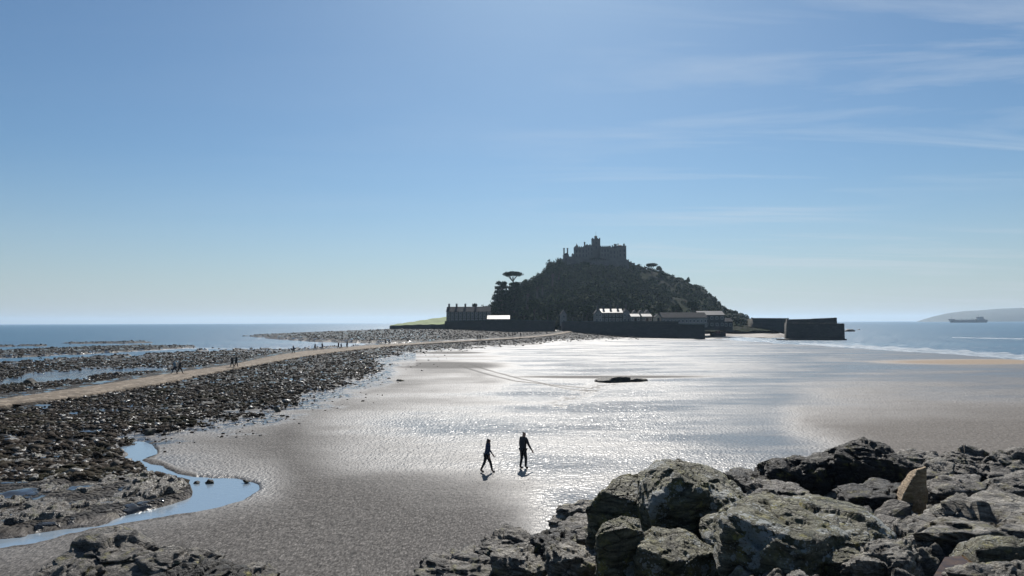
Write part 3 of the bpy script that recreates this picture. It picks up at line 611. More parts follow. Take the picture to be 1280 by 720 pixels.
# scattered blocks on the shelf
cnt = 0
for i in range(400):
    x = random.uniform(1000, 1330); Yq = random.uniform(12.5, 28.5); q = V(x, 500, Yq); r_ = int(np.searchsorted(yr, Yq)); c_ = int(np.clip(np.searchsorted(ang, q.x / Yq), 0, len(ang) - 1))
    if r_ >= len(yr) or edgeR[r_, c_] < 1.0: continue
    if 11 < Yq < 13.5: continue
    s = random.uniform(.22, .55); zb = float(ZR[r_, c_])
    v, f = stone_proto(4, 500 + i); Q = v * s; Q += (Q / np.linalg.norm(Q, axis=1)[:, None]) * (fbm(Q * 3 / s + i, 4, i) * .10 * s)[:, None]
    o = link('rock', np_mesh('rock', Q, f), random.choice([ROCK, ROCKG, ROCKB]), None, False, loc=(q.x, Yq, zb + s * .12)); o.rotation_euler = (random.uniform(-.4, .4), random.uniform(-.4, .4), random.uniform(0, 6))
    tag(o, 'loose broken rock lying on the craggy shelf at the right', 'rock', 'loose rocks on the shelf'); cnt += 1
    if cnt >= 45: break

# low rock ledge beside the stream (lower left)
yr2 = np.geomspace(20, 44, 420); px2 = np.arange(-300, 262, 1.3); Xg = (px2[None] - 640) / FPX * yr2[:, None]; Yg = np.repeat(yr2[:, None], len(px2), 1)
qx, qy = proj(np.stack([Xg, Yg, Xg * 0], -1)); md = sdf(qx, qy, P_ledge) + fbm(xy3(Xg, Yg, 1.3), 3, 4) * 4
LEDGE = rock_mat('ledge_rock', (.022, .02, .018), (.36, .33, .29), (.10, .11, .035), .3, 0, 1.3, rough=.4)
mk = np.clip(md / 7, 0, 1); lp = np.maximum(ell(qx, qy, 8, 612, 34, 7), ell(qx, qy, 40, 600, 26, 5)); lp = np.maximum(lp, ell(qx, qy, 128, 596, 22, 3.5)); md = np.where(lp > .3, np.minimum(md, 7), md); front = sstep(625, 650, qy) * .16 + ell(qx, qy, 200, 612, 50, 18) * .22
o, _ = rockfield('rock_ledge', Xg, Yg, -.10 + .12 * sstep(0, 12, md) + front * mk - .22 * lp, mk * (1 - .9 * lp), .42, 77, LEDGE, .75); tag(o, kind='structure')

# single boulders on the flats, reef rocks in the sand
def small_rock(px, py, wpx, hpx, mat, lab, grp=None, name='rock', cat='rock', seed=1, z=0.0):
    g = ground(px, py, z); D_ = g[1]; w = wpx / FPX * D_ / 2; h = hpx / FPX * D_
    v, f = stone_proto(4, seed); v = v / np.abs(v).max(0); Q = v * np.array([w, w * .7, h * 1.0]); Q += (v / np.linalg.norm(v, axis=1)[:, None]) * (fbm(v * 2.2 + seed, 4, seed) * .16 * min(w, h))[:, None]
    o = link(name, np_mesh(name, Q, f), mat, None, False, loc=(g[0], g[1], z + h * .05)); return tag(o, lab, cat, grp)
small_rock(766, 477.5, 46, 8, ROCKB, 'large dark reef rock standing alone in the glittering wet sand', seed=3)
small_rock(795, 476.8, 32, 4.5, ROCKB, 'low flat reef rock touching the lone large reef rock on its right', seed=4)
small_rock(748, 477, 16, 2.5, ROCKB, 'small low reef rock left of the lone large reef rock', seed=5)
small_rock(499, 476.5, 13, 3, ROCKB, 'pair-sized dark rock alone on the sand left of centre', seed=6)
small_rock(486, 473.5, 5, 1.5, ROCKB, 'tiny dark stone on the sand left of the lone dark rock', seed=7)
small_rock(261, 604, 15, 5, ROCKB, 'dark rock sitting in the water at the head of the stream pool', seed=8, z=-.06)
small_rock(246, 604.5, 8, 3, ROCKB, 'small stone next to the dark rock in the stream pool', seed=9, z=-.06)
small_rock(202, 604, 10, 6, ROCKB, 'round black stone on top of the ledge beside the stream', seed=10, z=.2)
small_rock(308, 602, 10, 2.5, ROCKB, 'flat stone on the far bank of the stream pool', seed=11)
small_rock(40, 480, 22, 7, ROCKB, 'squat dark boulder above the left stretch of the causeway', seed=12)
small_rock(147, 470, 11, 5, ROCKB, 'dark boulder beside the shallow pool above the causeway', seed=13)
small_rock(218, 524, 15, 8, ROCKB, 'dark boulder at the edge of the cobbles nearest the stream', seed=14)
small_rock(225, 510, 40, 4, ROCK, 'long flat rock slab among the cobbles below the causeway', seed=15)
small_rock(262, 507, 30, 5, ROCKB, 'dark slab right of the long flat slab among the cobbles', seed=16)
small_rock(425, 467, 26, 2, ROCKG, 'pale flat slab lying among the cobbles below the walkers', seed=17)
small_rock(419, 484, 14, 4.5, ROCKB, 'dark rock at the sandy edge of the cobbles', seed=18)
small_rock(1063, 414.5, 14, 3.0, ROCKB, 'dark rocks breaking the water off the pier end', seed=19, z=SEAZ)
small_rock(1073, 412.5, 5, 1, ROCKB, 'thin rock awash right of the rocks off the pier end', seed=20, z=SEAZ)
small_rock(266, 435.3, 4, 1.5, ROCKB, 'small rock awash at the left shore, nearer the sandbar', seed=21, z=SEAZ)
small_rock(314, 436, 6, 2.2, ROCKB, 'dark rock awash at the shore left of the walkers', seed=22, z=SEAZ)
small_rock(305, 420.3, 5, 1.2, ROCKB, 'tiny rock off the tip of the shingle spur', seed=23, z=SEAZ)
for i in range(70):
    x = random.uniform(-100, 470); y = random.uniform(440, 560); g_, z_, f_, _, _ = zat(np.array([x]), np.array([y]))
    u_i, l_i = np.interp(x, KU[:, 0], KU[:, 1]), np.interp(x, KL[:, 0], KL[:, 1])
    if f_[0] < .8 or u_i - 7 < y < l_i + 4: continue
    s = (y - 400) / 100
    small_rock(x, y, random.uniform(5, 11) * s, random.uniform(2, 4.5) * s, random.choice([ROCKB, ROCK, ROCK]), 'larger dark boulder standing out among the cobbles of the tidal flat', 'boulders among the cobbles', seed=200 + i, z=float(z_[0]))

# brown rock pool, lower right
n = NT('brown_pool'); n.set(col=n.ramp(n.noise(5, 5, .6), [(.35, (.03, .016, .006)), (.65, (.09, .05, .018))]), rough=.04, ior=1.2, normal=n.bump(n.noise(6, 3), .2, .01))
pc = [V(x, y, d) for x, y, d in ((1168, 705, 10.9), (1185, 697, 11.3), (1225, 698, 11.5), (1255, 714, 10.9), (1250, 730, 10.4), (1170, 730, 10.4))]; zp = 2.86
bm = bmesh.new(); f = bm.faces.new([bm.verts.new((p.x, p.y, zp)) for p in [Vector(((x - 640) / FPX * y_, y_, 0)) for x, y_ in ((1150, 11.0), (1170, 12.2), (1225, 12.4), (1275, 12.2), (1285, 10.6), (1155, 10.6))]])
me = bpy.data.meshes.new('rock_pool'); bm.to_mesh(me); bm.free()
if me.polygons[0].normal.z < 0: me.flip_normals()
tag(link('rock_pool', me, n.m), kind='structure')

exec_parts = True
# ------------------------------------------------------------------ the mount
YC = 550.0
SIL = [(556, 402), (585, 399), (600, 396), (613, 391), (625, 378), (640, 372), (655, 360), (665, 353), (680, 348), (688, 336), (700, 327), (712, 323), (745, 321), (782, 327), (792, 330), (806, 335), (830, 342), (845, 347), (860, 352), (872, 357), (881, 361), (890, 371), (899, 380), (908, 386), (917, 388.5), (928, 392), (936, 398), (944, 401.5), (952, 403)]
sx = np.array([at(x, y, YC)[0] for x, y in SIL]); szz = np.array([at(x, y, YC)[2] for x, y in SIL])
def hill_h(X, Y):
    X = np.asarray(X, float); Y = np.asarray(Y, float)
    X = X * np.where(Y < YC, (YC / np.maximum(Y, 200)) ** .9, 1); S = np.interp(X, sx, szz, left=0, right=0)
    edge = sstep(sx[0] - 12, sx[0] + 8, X) * (1 - sstep(sx[-1] - 2, sx[-1] + 10, X))
    tf = np.clip((YC - Y) / 195, 0, 1); tb = np.clip((Y - YC) / 170, 0, 1)
    g = np.where(Y < YC, (1 - tf) ** .9 * (1 - .25 * np.sin(np.pi * tf)), (1 - tb ** 1.6))
    z = 3.0 * edge * (1 - sstep(.9, 1, tb)) + (S - 3) * g * edge
    nz = fbm(xy3(X, Y, .022), 5, 61) * 7 * np.clip(S / 60, 0, 1) * np.sin(np.pi * np.clip(g, 0, 1)) ** .7
    return z + nz - .8
xs_ = np.arange(sx[0] - 20, sx[-1] + 16, 1.6); ys_ = np.arange(338, 724, 2.4); XX, YY = np.meshgrid(xs_, ys_)
ZB = hill_h(XX, YY); ZZ = ZB - 2.5 * (ZB < .3) + fbm(xy3(XX, YY, .12), 4, 62) * 1.2 + np.abs(fbm(xy3(XX, YY, .3), 3, 63)) * 1.2
n = NT('hill_ground'); n.set(col=n.mix(n.ramp(n.noise(.05, 6, .65), [(.45, 0), (.58, 1)]), n.ramp(n.noise(.4, 6, .7), [(.3, (.010, .016, .007)), (.7, (.025, .032, .012))]), (.028, .030, .022)), rough=.95, spec=.03, normal=n.bump(n.noise(.5, 7, .7), 1, 2.0))
hill = link('hill', np_mesh('hill', np.stack([XX, YY, ZZ], -1).reshape(-1, 3), grid_faces(len(ys_), len(xs_))), n.m, smooth=True); tag(hill, kind='structure')

# foliage: crowns of small leaf faces round an uneven dark mass
n = NT('leaves'); rnd = n.n.new('ShaderNodeNewGeometry').outputs['Random Per Island']; big = n.noise(.06, 3)
lc = n.ramp(rnd, [(0, (.010, .019, .007)), (.5, (.026, .042, .014)), (1, (.07, .09, .03))])
lc = n.mix(n.math('MULTIPLY', n.ramp(big, [(.4, 0), (.62, 1)]), .6), lc, (.035, .038, .018)); n.set(col=lc, rough=.9, spec=.05); LEAF = n.m
n = NT('pine_needles'); rnd = n.n.new('ShaderNodeNewGeometry').outputs['Random Per Island']; n.set(col=n.ramp(rnd, [(0, (.012, .022, .010)), (1, (.04, .06, .022))]), rough=.9, spec=.05); PINE = n.m
BARK = plain('bark', (.06, .048, .036), .9, .3, 2)
def crown_faces(cen, rad, nq, q, rr, shell=.55):
    """nq leaf quads spread through an uneven ellipsoid"""
    d = rr.normal(size=(nq, 3)); d /= np.linalg.norm(d, axis=1)[:, None]; u = rr.uniform(shell, 1.05, nq)[:, None]
    lump = 1 + .28 * vnoise(d * 2.1 + rr.uniform(0, 50), 3)[:, None]; c = cen + d * u * lump * rad
    a = rr.normal(size=(nq, 3)); a /= np.linalg.norm(a, axis=1)[:, None]; b = np.cross(a, rr.normal(size=(nq, 3))); b /= np.linalg.norm(b, axis=1)[:, None] + 1e-9
    s = (q * rr.uniform(.6, 1.4, nq))[:, None]
    return np.stack([c - a * s - b * s * .6, c + a * s - b * s * .7, c + a * s * .8 + b * s, c - a * s + b * s * .8], 1)
rr = np.random.default_rng(11)
Q = []; cx = rr.uniform(sx[2], sx[-1] - 4, 9000); cy = rr.uniform(352, 640, 9000); hz_ = hill_h(cx, cy); Sx = np.interp(cx * np.where(cy < YC, (YC / cy) ** .9, 1), sx, szz)
gap = fbm(xy3(cx, cy, .03), 3, 70)
castle_x = (at(714, 0, YC)[0], at(786, 0, YC)[0])
px_, py_ = proj(np.stack([cx, cy, hz_], -1))
for i in range(9000):
    if hz_[i] < 3.2 or Sx[i] < 6: continue
    if (px_[i] > 702) and (px_[i] < 790) and py_[i] < 332: continue
    if px_[i] > 900 and rr.uniform() < .6: continue
    if gap[i] < -.5 or rr.uniform() < .5: continue
    r = (1.8 + 3.6 * rr.uniform() ** 2.2) * (.6 if px_[i] > 830 else 1) * (.55 if py_[i] < 345 and px_[i] > 690 else 1) * (.7 if px_[i] > 800 else 1)
    Q.append(crown_faces(np.array([cx[i], cy[i], hz_[i] + r * .55]), np.array([r, r, r * rr.uniform(.8, 1.25)]), int(20 + 9 * r * r), .5, rr))
Q = np.concatenate(Q); print('leaf quads', len(Q))
wood = link('woodland', np_mesh('woodland', Q.reshape(-1, 3), np.arange(len(Q) * 4).reshape(-1, 4)), LEAF); tag(wood, 'dark woodland covering the slopes of the castle hill', kind='stuff')

def tree(px, pbase, ptop, Y, wpx, kind, label, name='tree', cat='tree', seed=0, group=None):
    b = V(px, pbase, Y); h = (pbase - ptop) / FPX * Y; w = wpx / FPX * Y / 2; rr = np.random.default_rng(seed)
    root = empty(name, b); tag(root, label, cat, group)
    lean = rr.uniform(-.05, .05) * h
    t = MB(); F = []
    if kind == 'umbrella':
        t.tube([(0, 0, -1.5), (lean * .4, 0, h * .35), (lean, .1, h * .62)], [h * .035, h * .028, h * .02])
        for k in range(7):
            a = k * .9 + .3; ex, ey = math.cos(a) * w * .62, math.sin(a) * w * .5
            t.tube([(lean * .5, .1, h * .30), (lean + ex * .5, ey * .5, h * .56), (lean + ex * 1.05, ey, h * .80)], [h * .026, h * .02, h * .012])
        for k in range(15):
            a = k * 2.4; q_ = (k / 15) ** .5 * .74; F.append(crown_faces(np.array([lean + math.cos(a) * w * q_, math.sin(a) * w * q_ * .8, h * (.84 - .13 * q_ ** 2 + rr.uniform(-.03, .04))]), np.array([w * .36, w * .36, h * .13]), 260, .22, rr, .2))
    elif kind == 'cypress':
        t.tube([(0, 0, -1.5), (0, 0, h * .5), (0, 0, h * .9)], [h * .03, h * .02, h * .008])
        lay = 9
        for L in range(lay):
            f_ = L / (lay - 1); zc_ = h * (.16 + .80 * f_); ww = w * (1 - .55 * f_ ** 1.6)
            for k in range(7):
                a = k * .9 + L * .5; F.append(crown_faces(np.array([math.cos(a) * ww * .62, math.sin(a) * ww * .62, zc_ + rr.uniform(-.03, .03) * h]), np.array([ww * .5, ww * .5, h * .048]), 90, .30, rr, .2))
                t.tube([(0, 0, zc_ - h * .03), (math.cos(a) * ww * .7, math.sin(a) * ww * .7, zc_)], [h * .008, h * .003], 5)
    else:
        t.tube([(0, 0, -1.5), (lean * .5, 0, h * .3), (lean, 0, h * .6)], [h * .045, h * .033, h * .015])
        for k in range(9):
            a = k * 2.4; q_ = .25 + .6 * (k / 9); zc_ = h * (.84 - .30 * q_ + rr.uniform(-.08, .08))
            c_ = np.array([lean + math.cos(a) * w * q_ * .75, math.sin(a) * w * q_ * .7, zc_]); F.append(crown_faces(c_, np.array([w * .42, w * .42, h * .17]), 200 if kind != 'bare' else 45, .28, rr, .2))
            t.tube([(lean * .5, 0, h * .35), tuple(c_ * .6 + np.array([0, 0, h * .15])), tuple(c_)], [h * .016, h * .010, h * .004], 5)
    t.build('trunk', BARK, root)
    Qf = np.concatenate(F); link('crown', np_mesh('crown', Qf.reshape(-1, 3), np.arange(len(Qf) * 4).reshape(-1, 4)), PINE if kind in ('umbrella', 'cypress') else LEAF, root)
    return root
tree(641.5, 358, 338.5, 395, 26, 'umbrella', 'flat topped umbrella pine standing clear above the left woods', 'umbrella_pine', seed=3)
tree(627, 402, 352.5, 375, 30, 'cypress', 'broad dark layered conifer at the left edge of the woods', 'conifer_tree', seed=4)
tree(643, 400, 353, 380, 27, 'cypress', 'dense dark conifer right under the umbrella pine', 'conifer_tree', seed=5)
tree(659, 388, 347, 420, 22, 'round', 'rounded tree on the skyline just right of the umbrella pine', seed=6)
tree(671, 380, 340, 450, 20, 'round', 'rounded tree on the skyline below the left castle slope', seed=7)
tree(678, 366, 338.5, 460, 15, 'bare', 'thin sparse tree on the left skyline with sky showing through', seed=8)
tree(690, 362, 325, 480, 20, 'round', 'tall tree on the steep left skyline below the twin chimneys', seed=9)
tree(698, 352, 321, 500, 17, 'round', 'tree crowning the left slope just below the twin chimneys', seed=10)
tree(815, 342, 328.5, 540, 15, 'umbrella', 'spreading pine on the right skyline beyond the castle', 'pine_tree', seed=11)
tree(824, 343, 332.5, 540, 9, 'round', 'small round tree beside the spreading pine on the right skyline', seed=12)
tree(860, 356, 346.5, 545, 5, 'round', 'tiny bush-like tree on the right slope skyline', seed=13)
tree(898, 386, 375, 540, 7, 'bare', 'sparse little tree on the crags at the right end of the hill', seed=14)
tree(887, 376, 367, 545, 8, 'round', 'round scrubby tree on top of the right crag', seed=15)
tree(593, 388, 378.8, 372, 7, 'bare', 'bare little tree behind the chimneys of the left terrace', seed=16)
tree(600, 402, 388, 370, 12, 'round', 'low tree behind the right end of the left terrace', seed=17)
for i, (x, y0, y1, Y_, w_) in enumerate([(716, 408, 384, 335, 15), (733, 405, 378, 345, 18), (786, 400, 378, 340, 14), (668, 402, 372, 350, 22), (685, 404, 380, 345, 18), (655, 404, 384, 345, 16), (702, 404, 374, 350, 20), (824, 398, 382, 345, 14), (845, 396, 380, 350, 17), (866, 394, 377, 355, 18)]):
    tree(x, y0, y1, Y_, w_, 'round', 'dark leafy tree standing behind the village roofs at the foot of the hill', seed=30 + i, group='trees behind the village')

# ------------------------------------------------------------------ castle
STONE = plain('castle_stone', (.10, .095, .09), .9, .3, .25, .3, 1.2); SLATE = plain('slate_roof', (.018, .020, .026), .9, .25, .6, .05, 3, .1); GLASS = plain('dark_glass', (.02, .025, .03), .1, .1, 1); LEAD = plain('lead_roof', (.05, .052, .055), .8, .2, .3)
ck = V(748, 330, YC); castle = empty('castle', ck); tag(castle, 'grey stone castle with a square tower crowning the wooded hill', 'castle')
def cx_(px): return float(at(px, 330, YC)[0] - ck.x)
def cz_(py): return float(at(748, py, YC)[2] - ck.z)
def crenel(mb, x0, x1, y0, y1, z, s=.9, h=.8, t=.5):
    nx = max(2, int((x1 - x0) / (2 * s))); w_ = (x1 - x0) / (2 * nx - 1)
    for k in range(nx):
        a = x0 + 2 * k * w_; mb.box(a, a + w_, y0, y0 + t, z, z + h); mb.box(a, a + w_, y1 - t, y1, z, z + h)
    ny = max(2, int((y1 - y0) / (2 * s))); w_ = (y1 - y0) / (2 * ny - 1)
    for k in range(1, ny - 1):
        a = y0 + 2 * k * w_; mb.box(x0, x0 + t, a, a + w_, z, z + h); mb.box(x1 - t, x1, a, a + w_, z, z + h)
def block(name, a, b, top, y0, y1, cren=True, base=-9, wins=0, parent=None):
    mb = MB(); x0, x1, z = cx_(a), cx_(b), cz_(top); c_ = .8 if cren else 0
    mb.box(x0, x1, y0, y1, base, z - c_)
    mb.box(x0 - .12, x1 + .12, y0 - .12, y1 + .12, z - c_ - .35, z - c_ - .05)
    if cren: crenel(mb, x0, x1, y0, y1, z - c_, .7)
    o = mb.build(name, STONE, parent or castle)
    for k in range(wins):
        f_ = (k + .5) / wins; xx = x0 + (x1 - x0) * f_
        for zz_ in (z - 4.0, z - 7.5):
            w_ = MB(); w_.box(xx - .42, xx + .42, y0 - .05, y0 + .1, zz_ - .9, zz_ + .9)
            w_.box(xx - .6, xx + .6, y0 - .16, y0 + .02, zz_ - 1.1, zz_ - .92); w_.build('window', GLASS, castle)
    return o
block('wing', 718.5, 735, 308, -2, 9, True, wins=4)
block('chapel', 733.5, 742, 305.2, 0, 12, True, wins=2)
tw = block('tower', 741, 751, 297, 2, 8.5, True, wins=1)
block('wing', 750.5, 762, 307.3, -1, 11, True, wins=3)
block('wing', 761, 774, 309.8, -3, 9, True, wins=3)
block('gatehouse', 772, 782, 307.8, -4, 7, True, base=-12, wins=2)
block('terrace_wall', 708, 735, 324, -9, -2, True, base=-12); block('terrace_wall', 735, 783, 326, -12, -3.6, True, base=-16)
block('lower_wall', 781.5, 785.5, 325.2, -2, 4, True, base=-12); block('lower_wall', 785, 789, 327, -2, 4, True, base=-12); block('lower_wall', 788.5, 793, 329, -2, 4, False, base=-12)
block('guard_room', 715.3, 719, 316.8, -1, 5, True); block('outer_wall', 711, 716, 320.5, -1, 4, False)
lod = block('lodge', 704.2, 711, 318.5, -2, 5, False, base=-12, wins=1)
for a in (705.2, 709.6):
    mb = MB(); x = cx_(a); mb.box(x - .52, x + .52, 0, 1.3, cz_(319), cz_(310.6)); mb.box(x - .68, x + .68, -.15, 1.45, cz_(310.7), cz_(309.9)); mb.build('chimney', STONE, lod)
mb = MB(); x0, x1 = cx_(704), cx_(711.3); mb.prism([(x0, cz_(318.6)), (x1, cz_(318.6)), ((x0 + x1) / 2, cz_(316))], 'y', -1.8, 4.8); mb.build('roof', SLATE, lod)
mb = MB(); mb.cyl(cx_(746), 5.2, cz_(297.6), cz_(294.4), 1.15, seg=8); mb.cyl(cx_(746), 5.2, cz_(294.4), cz_(293.6), 1.4, .5, seg=8); mb.build('turret', STONE, tw)
mb = MB(); mb.cyl(cx_(746.2), 5.2, cz_(294), cz_(288), .09, .05, seg=6); mb.build('flagpole', LEAD, tw)
for a, top, w_ in ((731.4, 302, .55), (763.4, 307, .5), (766.4, 306.3, .4), (769.2, 304.6, .5), (770.8, 304.8, .5), (773.4, 304.2, .3)):
    mb = MB(); x = cx_(a); mb.box(x - w_, x + w_, 2, 3.2, cz_(311), cz_(top + .7)); mb.box(x - w_ - .14, x + w_ + .14, 1.86, 3.34, cz_(top + .7), cz_(top)); mb.build('chimney', STONE, castle)
mb = MB(); x0, x1 = cx_(719), cx_(723); mb.prism([(x0, cz_(308.8)), (x1, cz_(308.8)), ((x0 + x1) / 2, cz_(305.4))], 'y', -2.4, 8.6); mb.build('gable', STONE, castle)
mb = MB(); mb.prism([(cx_(762), cz_(309.9)), (cx_(773), cz_(309.9)), (cx_(767), cz_(308.2))], 'y', -1, 7); mb.build('roof', SLATE, castle)
mb = MB(); mb.cyl(cx_(775), 1, cz_(309), cz_(307), 2.6, 2.4, 12); mb.cyl(cx_(775), 1, cz_(307), cz_(306), 2.4, .6, 12); mb.build('round_roof', LEAD, castle)
mb = MB(); mb.cyl(cx_(779.6), -2.5, cz_(309), cz_(306), .75, seg=8); mb.cyl(cx_(779.6), -2.5, cz_(306), cz_(304.8), .95, .15, 8); mb.cyl(cx_(720.6), -1.5, cz_(307.5), cz_(304.2), .28, .12, 6); mb.build('turret', STONE, castle)

# ------------------------------------------------------------------ quay, walls, village
DARKST = plain('quay_stone', (.055, .08, .072), .85, .35, .6, .25, 1.2)
n = NT('masonry'); br = n.n.new('ShaderNodeTexBrick'); br.inputs['Scale'].default_value = .45; br.inputs['Mortar Size'].default_value = .025; br.inputs['Color1'].default_value = (.06, .055, .048, 1); br.inputs['Color2'].default_value = (.035, .033, .03, 1); br.inputs['Mortar'].default_value = (.03, .028, .026, 1)
n.l.new(n.map((1, 1, 1), (R(90), 0, 0)), br.inputs['Vector']); cc = n.mix(n.ramp(n.noise(.3, 5, .6), [(.4, 0), (.65, .7)]), br.outputs['Color'], (.035, .036, .026)); n.set(col=cc, rough=.8, normal=n.bump(n.math('ADD', n.noise(1.5, 6, .7), n.math('MULTIPLY', br.outputs['Fac'], -.4)), 1, .25)); MASON = n.m
def wall(name, label, cat, top, bot, Ya, Yb, thick, mat=MASON, cap=True, group=None, step=None):
    """top/bot: (px,py) of the left and right end; Ya/Yb their distances. A solid wall with a coping"""
    N = 40; vs_ = []
    root = None
    for k in range(N + 1):
        f = k / N; Yk = 1 / ((1 - f) / Ya + f / Yb)
        px = top[0][0] + f * (top[-1][0] - top[0][0]); py = np.interp(px, [p[0] for p in top], [p[1] for p in top]); pb = np.interp(px, [p[0] for p in bot], [p[1] for p in bot])
        a = at(px, py, Yk); b = at(px, pb, Yk); jit = .12 * math.sin(k * 2.3)
        vs_ += [(b[0], b[1] - .4, b[2] - 1.2), (a[0], a[1], a[2] + jit * .3), (a[0], a[1] + thick, a[2] + jit * .3), (a[0], a[1] + thick + .3, b[2] - 1.2)]
    F = grid_faces(N + 1, 4).tolist() + [[0, 1, 2, 3], [4 * N + 3, 4 * N + 2, 4 * N + 1, 4 * N]]
    me = np_mesh(name, vs_, F); bm = bmesh.new(); bm.from_mesh(me); bmesh.ops.recalc_face_normals(bm, faces=bm.faces); bm.to_mesh(me); bm.free()
    o = link(name, me, mat); tag(o, label, cat, group)
    if cap:
        c = MB(); V0 = np.array(vs_).reshape(-1, 4, 3)
        pr = [c.bm.verts.new(p) for k in range(N + 1) for p in ((V0[k, 1] + [0, -.15, .02]), (V0[k, 1] + [0, -.15, .30]), (V0[k, 1] + [0, .55, .30]), (V0[k, 1] + [0, .55, .02]))]
        for k in range(N):
            for j in range(4): c.bm.faces.new((pr[4 * k + j], pr[4 * k + (j + 1) % 4], pr[4 * k + 4 + (j + 1) % 4], pr[4 * k + 4 + j]))
        c.bm.faces.new(pr[:4]); c.bm.faces.new(pr[-4:][::-1]); c.build('coping', DARKST, o)
    return o
wall('harbour_wall', 'long dark stone quay wall below the village, right of the causeway', 'harbour wall', [(703, 402.3), (848, 402.3)], [(703, 411), (760, 415), (848, 421)], 330, 288, 9)
wall('harbour_wall', 'lower dark end block of the quay stepping down at the harbour mouth', 'harbour wall', [(846, 405.6), (881, 406)], [(846, 421), (881, 423.2)], 288, 282, 10)
wall('shore_wall', 'dark stone shore wall below the white roof, left of the causeway', 'wall', [(556, 402), (640, 400.3), (694, 401.5)], [(556, 411), (640, 414.5), (694, 413)], 330, 322, 6)
wall('sea_wall', 'low dark wall holding up the green field on the left', 'wall', [(487, 407.3), (520, 406), (558, 405.5)], [(487, 408.5), (520, 410), (558, 411.3)], 360, 332, 3, cap=False)
# green field: sloping wedge
GRASS = plain('field_grass', (.10, .14, .035), .9, .3, .08, .3, .6)
prof = [(488, 407.2), (497, 405), (510, 403), (530, 399.8), (545, 397.5), (559, 396)]; vs_ = []
for k in range(41):
    x = 488 + 71 * k / 40; ytop = np.interp(x, [p[0] for p in prof], [p[1] for p in prof]); yb = np.interp(x, [487, 520, 560], [407.2, 405.9, 405.2])
    Yk = 361 - 27 * k / 40; a = at(x, yb, Yk)
    for j in range(7):
        f = j / 6; bq = at(x, ytop, Yk + 75); p = a * (1 - f) + bq * f; p[2] += .4 * math.sin(math.pi * f) + .12 * math.sin(k * .7 + j); vs_.append(p)
    vs_.append((bq[0], bq[1] + 1, -1))
field = link('grass_field', np_mesh('grass_field', vs_, grid_faces(41, 8)), GRASS, smooth=True); tag(field, kind='structure')

WALLW = plain('pale_render', (.20, .195, .18), .85, .12, .5); WALLG = plain('grey_granite', (.07, .066, .06), .85, .3, .6, .1, 2); SLATEL = plain('shiny_slate', (.06, .062, .07), .5, .2, .8, 0, 20, .08); FRAME = plain('window_white', (.6, .6, .58), .6, .1); DOOR = plain('door_dark', (.05, .035, .03), .6, .2); CREAM = plain('cream_render', (.62, .50, .36), .85, .08)
def house(x0, x1, yr, ye, yb, Y, label, depth=7, wallm=None, roofm=None, gable=False, chim=(), rows=1, nwin=3, door=None, name='house', cat='house', group=None, cheight=1.6, winm=None):
    """front face between picture columns x0..x1; ridge yr, eaves ye, foot yb"""
    wallm = wallm or WALLG; roofm = roofm or SLATE; xm = (x0 + x1) / 2; b = V(xm, yb, Y); root = empty(name, b); tag(root, label, cat, group)
    s = Y / FPX; w = (x1 - x0) * s / 2; ze = (yb - ye) * s; zr = (yb - yr) * s
    if not gable and depth * .9 > 0: zr = ze + max(.8, (ye - yr) * s + depth / 2 * 0)
    m_ = MB(); 
    if gable: m_.prism([(-w, -1), (w, -1), (w, ze), (0, zr - .12), (-w, ze)], 'y', 0, depth)
    else: m_.prism([(0, -1), (depth, -1), (depth, ze), (depth / 2, zr - .12), (0, ze)], 'x', -w, w)
    m_.build('wall', wallm, root)
    r = MB(); t = .16
    if gable:
        ov = .25; sl = (zr - ze) / w
        r.prism([(-w - ov, ze - ov * sl), (0, zr), (w + ov, ze - ov * sl), (w + ov, ze - ov * sl + t), (0, zr + t), (-w - ov, ze - ov * sl + t)], 'y', -.25, depth + .25)
    else:
        ov = .3; sl = (zr - ze) / (depth / 2)
        r.prism([(-ov, ze - ov * sl), (depth / 2, zr), (depth + ov, ze - ov * sl), (depth + ov, ze - ov * sl + t), (depth / 2, zr + t), (-ov, ze - ov * sl + t)], 'x', -w - .15, w + .15)
    rf = r.build('roof', roofm, root)
    for c in chim:
        cxx = (c - xm) * s; yy = depth / 2 if not gable else depth * .4; q = MB(); q.box(cxx - .45, cxx + .45, yy - .35, yy + .35, zr - .7, zr + cheight); q.box(cxx - .55, cxx + .55, yy - .45, yy + .45, zr + cheight, zr + cheight + .18)
        ch = q.build('chimney', WALLG, rf); q = MB(); q.cyl(cxx - .2, yy, zr + cheight + .18, zr + cheight + .6, .13, .1, 8); q.cyl(cxx + .2, yy, zr + cheight + .18, zr + cheight + .6, .13, .1, 8); q.build('chimney_pot', DOOR, rf)
    for rr_ in range(rows):
        for k in range(nwin):
            xx = -w + (k + .5) * 2 * w / nwin; zz_ = ze * (rr_ + .55) / rows
            if door is not None and rr_ == 0 and k == door: continue
            ww, hw = min(.45, w / nwin * .45), min(.6, ze / rows * .3)
            q = MB(); q.box(xx - ww, xx + ww, -.04, .05, zz_ - hw, zz_ + hw); wd = q.build('window', GLASS, root)
            q = MB()
            for bx in ((xx - ww - .07, xx - ww, zz_ - hw - .07, zz_ + hw + .07), (xx + ww, xx + ww + .07, zz_ - hw - .07, zz_ + hw + .07), (xx - ww, xx + ww, zz_ + hw, zz_ + hw + .07), (xx - ww, xx + ww, zz_ - hw - .07, zz_ - hw), (xx - .03, xx + .03, zz_ - hw, zz_ + hw)): q.box(bx[0], bx[1], -.08, -.002, bx[2], bx[3])
            q.build('frame', FRAME, wd)
    if door is not None:
        xx = -w + (door + .5) * 2 * w / nwin; q = MB(); q.box(xx - .5, xx + .5, -.06, .05, 0, 2.1); q.build('door', DOOR, root)
    return root
